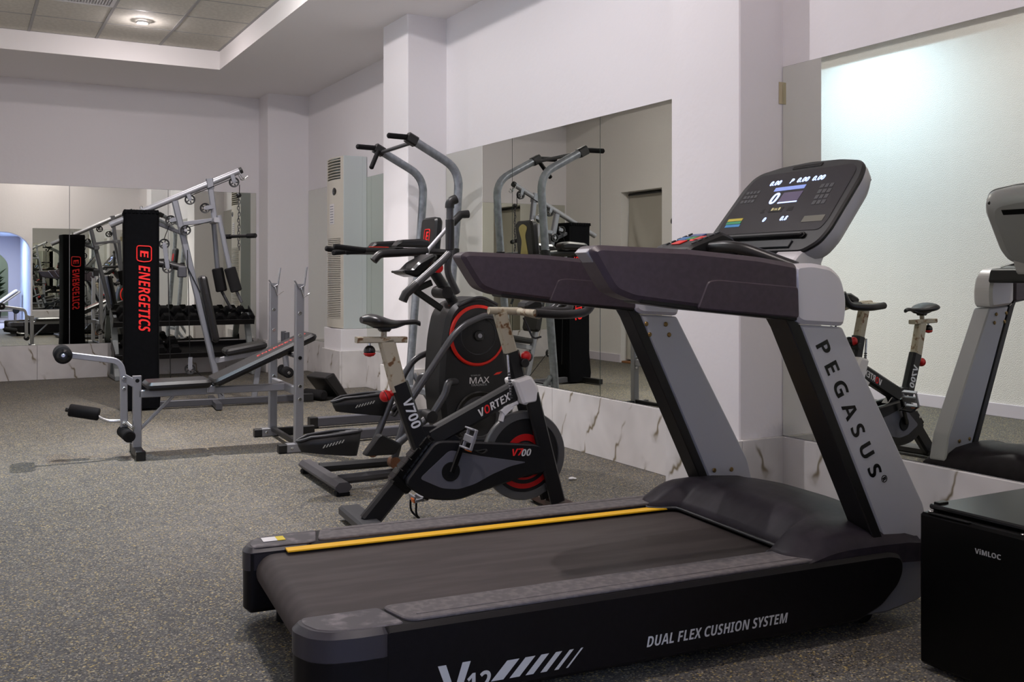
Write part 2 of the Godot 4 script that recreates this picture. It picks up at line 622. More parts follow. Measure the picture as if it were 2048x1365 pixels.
	var xs := [0.0, 0.545, 1.115, 1.685, 2.25]
	var zs := [-10.04, -9.4, -8.81, -8.22, -7.63, -7.04, -6.45, -5.86, -5.27, -4.68, -4.09, -3.5, -2.91, -2.32, -1.73, -1.2]
	for i in xs.size() - 1:
		for j in zs.size() - 1:
			if i == 1 and j == 2:
				continue
			part(ce, "ceiling_tile", MB.new().box(Vector3((xs[i] + xs[i + 1]) / 2, TILE + 0.012, (zs[j] + zs[j + 1]) / 2), Vector3(xs[i + 1] - xs[i] - 0.022, 0.02, zs[j + 1] - zs[j] - 0.022), 0.004), M.tile)
	for i in xs.size():
		part(ce, "grid_bar", MB.new().box(Vector3(clampf(xs[i], 0.012, 2.238), TILE + 0.006, -5.62), Vector3(0.024, 0.012, 8.84)), M.tbar)
	for j in zs.size():
		part(ce, "grid_bar", MB.new().box(Vector3(1.125, TILE + 0.007, clampf(zs[j], -10.028, -1.212)), Vector3(2.25, 0.01, 0.02)), M.tbar)
	var vt := thing("ceiling_vent", "white slatted air vent set among the ceiling tiles", "vent", Vector3(0.83, TILE, -8.515))
	part(vt, "frame", MB.new().box(Vector3(0, 0.004, -0.275), Vector3(0.55, 0.012, 0.03)).box(Vector3(0, 0.004, 0.275), Vector3(0.55, 0.012, 0.03)).box(Vector3(-0.26, 0.004, 0), Vector3(0.03, 0.012, 0.52)).box(Vector3(0.26, 0.004, 0), Vector3(0.03, 0.012, 0.52)), M.white)
	part(vt, "backing", MB.new().box(Vector3(0, 0.03, 0), Vector3(0.54, 0.01, 0.56)), M.matte)
	for k in 22:
		part(vt, "slat", MB.new().box(Vector3(-0.23 + k * 0.022, 0.008, 0), Vector3(0.012, 0.014, 0.52), 0.0, Basis(Vector3.BACK, 0.5)), M.white)


func mirrors() -> void:
	var xs := [XL + 0.02, 0.01, 1.01, 2.01, 2.985]
	for k in 4:
		mirror(Vector3(xs[k], 0.362, ZB), Vector3(xs[k + 1], 2.035, ZB), Vector3.BACK, ["narrow mirror panel in the far left corner of back wall", "back wall mirror panel left of the black weight stack cover", "back wall mirror panel behind the black weight stack cover", "back wall mirror panel behind the right end of dumbbell rack"][k], "back wall mirrors")
	var zs := [-7.168, -6.083, -4.991, -3.89]
	for k in 3:
		mirror(Vector3(XR, 0.362, zs[k]), Vector3(XR, 2.052, zs[k + 1]), Vector3.LEFT, ["middle bay mirror panel beside the far white pier", "middle bay mirror panel above the spin bike handlebar", "middle bay mirror panel beside the near white pier"][k], "middle bay mirrors")
	zs = [-3.388, -2.1, ZF - 0.01]
	for k in 2:
		mirror(Vector3(3.3, 0.362, zs[k]), Vector3(3.3, 2.05, zs[k + 1]), Vector3.LEFT, ["tall mirror panel in front of the treadmill console", "mirror panel nearest the camera behind the black fridge"][k], "near bay mirrors")
	zs = [-11.06, -9.45, -8.6, -7.69]
	for k in 3:
		mirror(Vector3(3.48, 0.362, zs[k]), Vector3(3.48, 2.05, zs[k + 1]), Vector3.LEFT, ["far bay mirror panel left of the air conditioner", "far bay mirror panel right of the air conditioner", "far bay mirror panel behind the far white pier"][k], "far bay mirrors")
	mirror(Vector3(1.27, 0.39, ZF), Vector3(3.27, 2.03, ZF), Vector3.FORWARD, "large mirror on the front wall beside the arch", "front wall mirror")


func passage() -> void:
	# the lounge passage behind the arch, seen in the back mirrors
	var tile := mat(Color(0.8, 0.76, 0.84), 0.35)
	var white := mat(Color(0.8, 0.84, 0.92), 0.5)
	var f := struct("floor_passage", MB.new().box(Vector3(0.6, -0.06, 4.0), Vector3(6.0, 0.12, 8.7)), tile)
	f.set_meta("label", "pale lilac floor beyond the arch")
	struct("wall_passage_right", MB.new().box(Vector3(1.4, 1.3, 1.6), Vector3(0.3, 2.6, 3.9)), white)
	struct("wall_passage_left", MB.new().box(Vector3(-0.5, 1.3, 1.6), Vector3(0.3, 2.6, 3.9)), white)
	struct("ceiling_passage", MB.new().box(Vector3(0.6, 2.1, 1.6), Vector3(2.2, 0.2, 3.9)), white)
	var arch := [Vector2(-1.5, 2.7), Vector2(-1.5, 0.0), Vector2(0.0, 0.0)]
	for k in 17:
		var a := PI - PI * k / 16.0
		arch.append(Vector2(0.5 + 0.5 * cos(a), 1.25 + 0.42 * sin(a)))
	arch.append_array(v2s([1.0, 0.0, 2.2, 0.0, 2.2, 2.7]))
	struct("wall_passage_end", MB.new().prism(arch, 3.55, 3.75), mat(Color(0.7, 0.67, 0.7), 0.7))
	struct("wall_garden", MB.new().box(Vector3(0.4, 1.4, 6.6), Vector3(5.0, 2.8, 0.2)), mat(Color(0.6, 0.66, 0.6), 0.8))
	struct("ceiling_garden", MB.new().box(Vector3(0.4, 2.8, 5.2), Vector3(5.0, 0.1, 3.0)), white)
	var t := thing("ceiling_panel_light", "cool white panel light in the passage ceiling", "light", Vector3(0.45, 2.0, 1.7))
	part(t, "frame", MB.new().box(Vector3(0, -0.012, -0.6), Vector3(0.34, 0.024, 0.03), 0.003).box(Vector3(0, -0.012, 0.6), Vector3(0.34, 0.024, 0.03), 0.003).box(Vector3(-0.16, -0.012, 0), Vector3(0.02, 0.024, 1.2), 0.003).box(Vector3(0.16, -0.012, 0), Vector3(0.02, 0.024, 1.2), 0.003), M.white)
	part(t, "diffuser", MB.new().box(Vector3(0, -0.008, 0), Vector3(0.3, 0.01, 1.18)), glow(Color(0.8, 0.88, 1.0), 2.0))
	var l := AreaLight3D.new()
	l.name = "panel_light"
	l.light_color = Color(0.86, 0.91, 1.0)
	l.light_energy = 8.0
	l.area_size = Vector2(0.3, 1.18)
	l.area_range = 25.0
	l.shadow_enabled = true
	l.position = Vector3(0, -0.016, 0)
	l.rotation.x = -PI / 2
	t.add_child(l)
	var gl := thing("garden_lamp", "round ceiling lamp over the plants beyond the passage", "light", Vector3(0.5, 2.75, 5.0))
	part(gl, "shade", MB.new().cyl(Vector3(0, -0.03, 0), Vector3(0, 0, 0), 0.16, 28, 0.008), glow(Color(1.0, 0.97, 0.9), 1.5))
	var ol := OmniLight3D.new()
	ol.name = "lamp_light"
	ol.light_energy = 2.0
	ol.light_size = 0.1
	ol.omni_range = 20.0
	ol.omni_attenuation = 2.0
	ol.shadow_enabled = true
	ol.position = Vector3(0, -0.15, 0)
	gl.add_child(ol)


# ---------- treadmill. Its own axes: x runs towards the console, -z towards the bike
func treadmill() -> void:
	var turn := deg_to_rad(5.0)
	var o := Vector3(0.81 - 0.1 * cos(turn), 0, -2.25 - 0.1 * sin(turn))
	var t := thing("treadmill", "large black and silver treadmill with lit console, nearest the camera", "treadmill", o, -5.0)
	var PLAN := Basis(Vector3(1, 0, 0), Vector3(0, 0, -1), Vector3(0, 1, 0))
	var body := tri_mat(grain(noise(91, 0.05, 4), 256, Color(0.23, 0.19, 0.215), Color(0.265, 0.222, 0.25)), 3.0, 0.42)
	body.uv1_world_triplanar = false
	var dark := tri_mat(grain(noise(95, 0.05, 4), 256, Color(0.05, 0.044, 0.052), Color(0.068, 0.06, 0.07)), 3.0, 0.4)
	dark.metallic_specular = 0.3
	dark.uv1_world_triplanar = false
	var hood_skin := tri_mat(grain(noise(96, 0.03, 4), 256, Color(0.145, 0.13, 0.15), Color(0.185, 0.168, 0.19)), 3.0, 0.46)
	hood_skin.uv1_world_triplanar = false
	hood_skin.metallic_specular = 0.25
	var guard := mat(Color(0.19, 0.18, 0.2), 0.36)
	var dusty := tri_mat(grain(noise(92, 0.012, 5), 512, Color(0.25, 0.23, 0.245), Color(0.46, 0.43, 0.44), 0.4, 0.9), 2.2, 0.5)
	dusty.uv1_world_triplanar = false
	var grip := tri_mat(grain(noise(93, 0.02, 5), 512, Color(0.33, 0.31, 0.315), Color(0.4, 0.375, 0.375), 0.3, 0.8), 3.0, 0.7)
	grip.uv1_world_triplanar = false
	var plate := mat(Color(0.72, 0.72, 0.735), 0.33, 0.2)
	var pale := mat(Color(0.83, 0.82, 0.83), 0.3, 0.2)
	var rim := mat(Color(0.055, 0.052, 0.058), 0.4)
	var print_grey := mat(Color(0.72, 0.72, 0.72), 0.5)
	# side rails, rear end caps rounded in plan
	for far in [false, true]:
		var K := func(k: float) -> float: return 0.99 - k if far else k
		var pl := []
		for q in v2s([0.0, 0.155, -0.012, 0.13, -0.012, 0.1, 0.01, 0.045, 0.05, 0.012, 0.12, 0.0, 0.3, 0.0, 0.3, 0.155]):
			pl.append(Vector2(q.x, K.call(q.y)))
		pl = round_poly(pl, 0.02, 3)
		var rail := part(t, "side_rail", MB.new().prism(pl, 0.045, 0.246, 0.014, Transform3D(PLAN, Vector3.ZERO), true), dark)
		var z0 := -0.991 if far else -0.155
		part(rail, "nose", MB.new().prism(round_poly(v2s([0.18, 0.046, 1.66, 0.05, 1.76, 0.085, 1.826, 0.14, 1.846, 0.18, 1.846, 0.215, 1.83, 0.236, 1.79, 0.2465, 0.18, 0.2465]), 0.02, 4), z0, z0 + 0.156, 0.012, Transform3D(), true), dark)
		var cc := []
		for q in v2s([0.0, 0.155, -0.014, 0.13, -0.014, 0.1, 0.008, 0.043, 0.048, 0.01, 0.12, -0.002, 0.2, -0.002, 0.2, 0.155]):
			cc.append(Vector2(q.x, K.call(q.y)))
		part(rail, "corner_guard", MB.new().prism(round_poly(cc, 0.02, 3), 0.165, 0.248, 0.014, Transform3D(PLAN, Vector3.ZERO), true), guard)
		# dusty top cap at the rear and the ribbed foot plate
		var cp := []
		for q in v2s([0.012, 0.148, 0.006, 0.105, 0.028, 0.05, 0.062, 0.026, 0.125, 0.014, 0.24, 0.014, 0.21, 0.148]):
			cp.append(Vector2(q.x, K.call(q.y)))
		part(t, "rear_cap", MB.new().prism(round_poly(cp, 0.015, 3), 0.244, 0.25, 0.003, Transform3D(PLAN, Vector3.ZERO), true), dusty)
		var fp := []
		for q in v2s([0.215, 0.145, 0.25, 0.02, 1.545, 0.02, 1.5, 0.145]):
			fp.append(Vector2(q.x, K.call(q.y)))
		var foot := part(t, "foot_plate", MB.new().prism(round_poly(fp, 0.03, 4), 0.244, 0.254, 0.003, Transform3D(PLAN, Vector3.ZERO), true), grip)
		for r in 1:
			var kk: float = K.call(0.05)
			part(foot, "rib", MB.new().box(Vector3(0.88, 0.2545, -kk), Vector3(1.2, 0.002, 0.006), 0.0009), grip)
		if far:
			part(t, "yellow_strip", MB.new().box(Vector3(0.81, 0.2385, -K.call(0.177)), Vector3(1.4, 0.006, 0.042), 0.001), mat(Color(0.93, 0.71, 0.08), 0.5))
	# deck pan between the rails
	part(t, "deck", MB.new().box(Vector3(0.9, 0.13, -0.495), Vector3(1.5, 0.12, 0.66), 0.005), M.matte)
	# belt wrapped round the rear roller
	var loop := []
	for k in 15:
		var a := PI / 2 + PI * k / 14.0
		loop.append(Vector2(0.075 + 0.055 * cos(a), 0.172 + 0.055 * sin(a)))
	loop = [Vector2(1.75, 0.227), Vector2(0.9, 0.227)] + loop + [Vector2(0.9, 0.117), Vector2(0.9, 0.121)]
	for k in range(14, -1, -1):
		var a := PI / 2 + PI * k / 14.0
		loop.append(Vector2(0.075 + 0.051 * cos(a), 0.172 + 0.051 * sin(a)))
	loop += [Vector2(0.9, 0.223), Vector2(1.75, 0.223)]
	var belt := tri_mat(grain(noise(94, 0.01, 5), 512, Color(0.27, 0.247, 0.243), Color(0.305, 0.28, 0.276), 0.25, 0.8), 1.4, 0.62)
	belt.uv1_world_triplanar = false
	belt.metallic_specular = 0.25
	belt.uv1_scale = Vector3(0.35, 2.5, 2.5)
	part(t, "running_belt", MB.new().prism(loop, -0.83, -0.155, 0.0, Transform3D(), true), belt)
	part(t, "roller", MB.new().cyl(Vector3(0.075, 0.172, -0.84), Vector3(0.075, 0.172, -0.15), 0.05, 24), M.darkgrey)
	# motor hood: ends reach back as wings, middle set forward
	var rings := []
	var prof := v2s([0.0, 0.0, 0.05, 0.22, 0.14, 0.62, 0.22, 0.86, 0.3, 0.97, 0.42, 1.0, 0.6, 0.98, 0.82, 0.86, 0.93, 0.6, 1.0, 0.0])
	for i in 41:
		var s := i / 40.0
		var k := lerpf(0.012, 0.978, s)
		var e := minf(k - 0.012, 0.978 - k)
		var wing := 1.0 - smoothstep(0.15, 0.2, e)
		var l0 := lerpf(1.535, 1.44 + 0.05 * (1.0 - smoothstep(0.0, 0.09, e)), wing)
		var h := lerpf(0.065, 0.083, smoothstep(0.02, 0.12, e)) + 0.018 * smoothstep(0.1, 0.4, e)
		h *= smoothstep(-0.02, 0.03, e)
		var r := []
		for q in prof:
			var l := lerpf(l0, 1.96, q.x)
			r.append(Vector3(l, 0.246 + h * q.y, -k))
		r.append(Vector3(1.96, 0.2, -k))
		r.append(Vector3(l0 + 0.01, 0.23, -k))
		rings.append(r)
	var hood := part(t, "motor_hood", MB.new().loft(rings, true, true), hood_skin)
	var lip := []
	for i in 41:
		lip.append(rings[i][0] + Vector3(-0.002, -0.006, 0))
	part(hood, "lip", MB.new().tube(lip, 0.007, 8), rim)
	for k in [0.03, 0.96]:
		part(hood, "screw", MB.new().cyl(Vector3(1.72, 0.275, -k), Vector3(1.72, 0.281, -k), 0.006), M.gloss)
	part(t, "front_frame", MB.new().box(Vector3(1.88, 0.13, -0.495), Vector3(0.16, 0.12, 0.8), 0.02), rim)
	for k in [0.12, 0.87]:
		part(t, "wheel", MB.new().cyl(Vector3(1.78, 0.035, -k - 0.02), Vector3(1.78, 0.035, -k + 0.02), 0.035), M.matte)
		part(t, "foot", MB.new().cyl(Vector3(0.12, 0.0, -k), Vector3(0.12, 0.06, -k), 0.03), M.matte)
	# uprights and arms
	for far in [false, true]:
		var dl := -0.035 if far else 0.0
		var k0 := 0.875 if far else 0.03
		var k1 := 0.955 if far else 0.115
		var name_side := "upright"
		var up := part(t, name_side, MB.new().prism(round_poly(v2s([1.464 + dl, 0.95, 1.627 + dl, 0.94, 1.955 + dl, 0.375, 1.985 + dl, 0.26, 1.8 + dl, 0.26]), 0.008, 2), -k1, -k0, 0.006), plate)
		part(up, "lower_cover", MB.new().prism(round_poly(v2s([1.8 + dl, 0.256, 1.986 + dl, 0.256, 2.0 + dl, 0.16, 1.95 + dl, 0.075, 1.8 + dl, 0.05, 1.7 + dl, 0.055, 1.79 + dl, 0.1, 1.842 + dl, 0.17]), 0.02, 3), -k1, -k0, 0.008), mat(Color(0.5, 0.5, 0.51), 0.35, 0.2))
		part(up, "rear_strip", MB.new().prism(v2s([1.4 + dl, 0.978, 1.436 + dl, 0.966, 1.463 + dl, 0.95, 1.8 + dl, 0.25, 1.762 + dl, 0.25, 1.425 + dl, 0.94]), -k1 - 0.004, -k0 + 0.004, 0.003), rim)
		part(up, "head", MB.new().prism(round_poly(v2s([1.436 + dl, 1.128, 1.5 + dl, 1.134, 1.577 + dl, 1.122, 1.617 + dl, 1.09, 1.636 + dl, 1.03, 1.635 + dl, 0.985, 1.627 + dl, 0.943, 1.464 + dl, 0.953, 1.438 + dl, 0.968]), 0.02, 3), -k1, -k0 + 0.012, 0.012), pale)
		for q in [[1.49, 0.915], [1.575, 0.912], [1.505, 0.875], [1.59, 0.872], [1.795, 0.345], [1.875, 0.342], [1.812, 0.305], [1.892, 0.302]]:
			part(up, "bolt", MB.new().cyl(Vector3(q[0] + dl, q[1], -(k0 if far else k1) ), Vector3(q[0] + dl, q[1], -(k0 - 0.006 if far else k1 + 0.006)), 0.009, 12), M.brass)
		var ak0 := 0.86 if far else 0.0
		var ak1 := 0.965 if far else 0.105
		var arm := part(t, "armrest", MB.new().prism(round_poly(v2s([0.746 + dl, 1.163, 0.77 + dl, 1.178, 1.06 + dl, 1.169, 1.295 + dl, 1.15, 1.437 + dl, 1.13, 1.44 + dl, 0.967, 1.393 + dl, 0.974, 1.09 + dl, 1.004, 0.88 + dl, 1.03, 0.82 + dl, 1.052, 0.796 + dl, 1.085]), 0.02, 4), -ak1, -ak0, 0.014), body)
		part(arm, "trim", MB.new().prism(round_poly(v2s([1.08 + dl, 1.004, 1.115 + dl, 1.082, 1.15 + dl, 1.086, 1.432 + dl, 1.064, 1.436 + dl, 0.972]), 0.012, 3), -ak1 - 0.003, -ak0 + 0.003, 0.004), body)
		part(arm, "under_edge", MB.new().prism(round_poly(v2s([0.9 + dl, 1.034, 1.09 + dl, 1.016, 1.437 + dl, 0.984, 1.437 + dl, 0.963, 1.09 + dl, 0.998, 0.9 + dl, 1.022]), 0.006, 2), -ak1 + 0.008, -ak0 - 0.008, 0.003), rim)
		if not far:
			part(arm, "sensor_patch", MB.new().prism(v2s([0.741 + dl, 1.158, 0.752 + dl, 1.168, 0.774 + dl, 1.142, 0.765 + dl, 1.132]), -ak1 + 0.02, -ak0 - 0.02, 0.002), M.silver)
	# lettering on the near side
	words(t, "lettering", "P E G A S U S", 0.047, Transform3D(Basis(Vector3.BACK, deg_to_rad(-62.5)), Vector3(1.65, 0.69, -0.0295)), M.gloss, 0.1, 1.25)
	words(t, "trademark", "®", 0.022, Transform3D(Basis(Vector3.BACK, deg_to_rad(-62.5)), Vector3(1.79, 0.468, -0.0295)), M.gloss)
	words(t, "lettering", "DUAL FLEX CUSHION SYSTEM", 0.028, Transform3D(Basis(), Vector3(1.155, 0.104, 0.0004)), print_grey, 0.2, 0.88)
	words(t, "lettering", "V", 0.085, Transform3D(Basis(), Vector3(0.362, 0.089, 0.0004)), print_grey, 0.0, 1.2)
	words(t, "lettering", "12", 0.05, Transform3D(Basis(), Vector3(0.428, 0.077, 0.0004)), print_grey, 0.0, 0.9)
	for k in 6:
		var w: float = [0.034, 0.028, 0.022, 0.018, 0.012, 0.006][k]
		var x: float = [0.46, 0.511, 0.556, 0.598, 0.638, 0.672][k]
		part(t, "stripe", MB.new().prism(v2s([x, 0.074, x + w, 0.074, x + w + 0.045, 0.12, x + 0.045, 0.12]), -0.002, 0.0012), print_grey)
	part(t, "warning_label", MB.new().box(Vector3(0.075, 0.2515, -0.915), Vector3(0.045, 0.0008, 0.05)), M.white)
	part(t, "warning_label", MB.new().box(Vector3(0.11, 0.2515, -0.915), Vector3(0.026, 0.0008, 0.05)), mat(Color(0.85, 0.75, 0.1), 0.5))
	# cross member, tray, control pod and console
	part(t, "cross_member", MB.new().prism(round_poly(v2s([1.42, 1.06, 1.4, 1.1, 1.45, 1.135, 1.6, 1.125, 1.62, 1.06]), 0.015, 3), -0.87, -0.1, 0.006), rim)
	part(t, "tray_cover", MB.new().prism(round_poly(v2s([1.44, 1.132, 1.5, 1.142, 1.58, 1.128, 1.6, 1.1, 1.46, 1.1]), 0.008, 2), -0.84, -0.13, 0.005), M.gloss)
	var pod := part(t, "control_pod", MB.new().prism(round_poly(v2s([1.3, 1.15, 1.29, 1.18, 1.31, 1.195, 1.43, 1.238, 1.475, 1.22, 1.5, 1.16]), 0.012, 3), -0.54, -0.36, 0.01), M.black)
	var pb := Basis(Vector3(0, 0, 1), Vector3(0.941, 0.337, 0).normalized(), Vector3(-0.337, 0.941, 0).normalized())
	for q in [[-0.045, 0.052, 0.05, 0.03, Color(0.1, 0.4, 0.65)], [0.003, 0.052, 0.04, 0.03, Color(0.15, 0.5, 0.2)], [0.045, 0.052, 0.035, 0.03, Color(0.8, 0.12, 0.08)], [-0.02, 0.012, 0.05, 0.035, Color(0.88, 0.12, 0.06)], [-0.01, 0.085, 0.07, 0.02, Color(0.3, 0.35, 0.55)]]:
		part(pod, "button", MB.new().box(Vector3(1.37, 1.2165, -0.45) + pb * Vector3(q[0], q[1] - 0.05, 0.002), Vector3(q[2], q[3], 0.004), 0.0015, pb), mat(q[4], 0.4))
	for k in 5:
		part(pod, "key", MB.new().box(Vector3(1.37, 1.2165, -0.45) + pb * Vector3(0.074, -0.045 + k * 0.024, 0.002), Vector3(0.014, 0.016, 0.004), 0.0015, pb), M.darkgrey)
		part(pod, "key", MB.new().box(Vector3(1.37, 1.2165, -0.45) + pb * Vector3(-0.079, -0.045 + k * 0.024, 0.002), Vector3(0.01, 0.016, 0.004), 0.0015, pb), M.darkgrey)
	for s in [[-0.37, -0.09], [-0.53, -0.87]]:
		part(t, "hand_grip", MB.new().tube(fillet(v3s([1.38, 1.185, s[0], 1.39, 1.19, lerpf(s[0], s[1], 0.45), 1.5, 1.12, s[1]]), 0.12, 8), 0.019, 14), M.vinyl)
	var cb := Basis(Vector3(0, 0, 1), Vector3(0.625, 0.781, 0), Vector3(-0.781, 0.625, 0))
	var cx := Transform3D(cb, Vector3(1.617, 1.183, -0.45))
	var outl := v2s([-0.24, -0.012, 0.25, -0.012, 0.3, 0.025, 0.315, 0.08, 0.305, 0.3, 0.285, 0.355, 0.25, 0.378, 0.15, 0.396, 0.0, 0.404, -0.15, 0.396, -0.25, 0.378, -0.285, 0.355, -0.305, 0.3, -0.315, 0.08, -0.3, 0.025])
	var con := part(t, "console", MB.new().prism(round_poly(outl, 0.02, 3), -0.018, 0.0, 0.006, cx, true), M.black)
	var back := []
	for s in [[0.995, -0.016], [0.99, -0.03], [0.96, -0.06], [0.9, -0.082], [0.8, -0.092]]:
		var r := []
		for q in round_poly(outl, 0.02, 3):
			r.append(cx * Vector3(q.x * s[0], 0.19 + (q.y - 0.19) * s[0], s[1]))
		r.reverse()
		back.append(r)
	part(con, "back_shell", MB.new().loft(back, true, true), plate)
	part(con, "screen_glass", MB.new().prism(round_poly(v2s([-0.275, 0.075, 0.275, 0.075, 0.285, 0.12, 0.27, 0.33, 0.24, 0.36, -0.24, 0.36, -0.27, 0.33, -0.285, 0.12]), 0.02, 3), -0.002, 0.002, 0.001, cx), mat(Color(0.14, 0.13, 0.15), 0.25))
	part(con, "vent", MB.new().box(cx * Vector3(0.0, 0.378, 0.001), Vector3(0.15, 0.014, 0.004), 0.001, cb), M.gloss)
	part(con, "ledge", MB.new().box(cx * Vector3(0.0, 0.052, 0.008), Vector3(0.44, 0.012, 0.02), 0.004, cb), M.black)
	part(con, "lower_panel", MB.new().box(cx * Vector3(0.0, 0.018, 0.003), Vector3(0.36, 0.03, 0.008), 0.002, cb), mat(Color(0.12, 0.14, 0.16), 0.3))
	var lit := glow(Color(0.72, 0.8, 1.0), 1.3)
	var dim := glow(Color(0.45, 0.52, 0.75), 0.8)
	var at := func(x: float, y: float) -> Transform3D: return Transform3D(cb, cx * Vector3((x - 0.065) * 1.02, y * 1.02, 0.0025))
	for q in [["0.00", -0.051, 0.304], ["P", 0.035, 0.305], ["0.00", 0.092, 0.305], ["0.00", 0.169, 0.304]]:
		words(con, "display_digits", q[0], 0.021, at.call(q[1], q[2]), lit, 0.12, 1.05)
	words(con, "display_digits", "0", 0.05, at.call(0.0, 0.228), lit, 0.1, 1.1)
	words(con, "display_digits", "0", 0.019, at.call(0.021, 0.132), lit, 0.12)
	words(con, "display_digits", "0.8", 0.019, at.call(0.123, 0.132), lit, 0.12)
	part(con, "display_bar", MB.new().box(at.call(0.047, 0.272).origin, Vector3(0.16, 0.017, 0.0012), 0, cb), dim)
	part(con, "display_window", MB.new().box(at.call(0.082, 0.23).origin, Vector3(0.1, 0.045, 0.0012), 0, cb), glow(Color(0.3, 0.26, 0.36), 0.35))
	part(con, "display_bar", MB.new().box(at.call(0.082, 0.206).origin, Vector3(0.1, 0.005, 0.0014), 0, cb), lit)
	for r in 4:
		for c in 3:
			part(con, "key", MB.new().box(at.call(0.214 + c * 0.022 + r * 0.004, 0.264 - r * 0.024).origin, Vector3(0.018, 0.019, 0.002), 0.001, cb), M.darkgrey)
	for r in 3:
		for c in 4:
			part(con, "key", MB.new().box(at.call(-0.18 + c * 0.02, 0.27 - r * 0.021).origin, Vector3(0.016, 0.015, 0.002), 0.001, cb), M.darkgrey)
	for q in [[-0.018, 0.174, 0.022], [0.123, 0.174, 0.026]]:
		part(con, "key", MB.new().box(at.call(q[0], q[1]).origin, Vector3(q[2], 0.018, 0.002), 0.001, cb), M.gloss)
	part(con, "key", MB.new().box(at.call(0.049, 0.175).origin, Vector3(0.07, 0.024, 0.002), 0.001, cb), M.gloss)
	words(con, "key_marks", "◄ OK ►", 0.01, Transform3D(cb, at.call(0.049, 0.175).origin + cb.z * 0.0015), mat(Color(0.8, 0.76, 0.55), 0.5))
	for q in [[-0.149, 0.142, Color(0.75, 0.68, 0.12)], [-0.147, 0.128, Color(0.1, 0.55, 0.35)], [-0.142, 0.114, Color(0.1, 0.5, 0.75)]]:
		part(con, "zone_sticker", MB.new().box(at.call(q[0], q[1]).origin, Vector3(0.085, 0.012, 0.001), 0, cb), mat(q[2], 0.5))
	part(con, "notice_sticker", MB.new().box(at.call(0.272, 0.122).origin, Vector3(0.1, 0.026, 0.001), 0, cb), mat(Color(0.36, 0.35, 0.3), 0.5))
	part(con, "socket", MB.new().cyl(at.call(0.276, 0.052).origin, at.call(0.276, 0.052).origin + cb.z * 0.006, 0.012), M.gloss)
	for k in [0.26, 0.64]:
		part(t, "console_post", MB.new().prism(round_poly(v2s([1.545, 1.1, 1.68, 1.1, 1.74, 1.22, 1.7, 1.225, 1.6, 1.165]), 0.01, 2), -k - 0.06, -k + 0.06, 0.006), pale)
	part(t, "console_neck", MB.new().prism(round_poly(v2s([1.6, 1.07, 1.7, 1.07, 1.83, 1.34, 1.79, 1.36, 1.7, 1.25]), 0.015, 3), -0.62, -0.28, 0.012), plate)
	part(con, "back_vent", MB.new().box(cx * Vector3(0.0, 0.31, -0.087), Vector3(0.4, 0.03, 0.014), 0.003, cb), M.matte)
	for x in [-0.25, 0.0, 0.25]:
		part(con, "screw", MB.new().cyl(cx * Vector3(x, 0.35, -0.06), cx * Vector3(x, 0.35, -0.079), 0.007, 10), M.gloss)
	part(t, "stop_key", MB.new().box(Vector3(1.36, 1.2, -0.43), Vector3(0.02, 0.03, 0.03), 0.006), M.bright_red)
	part(t, "key_cord", MB.new().tube(fillet(v3s([1.35, 1.2, -0.43, 1.33, 1.17, -0.41, 1.34, 1.12, -0.4, 1.36, 1.15, -0.38]), 0.02, 4), 0.003, 6), M.orange)


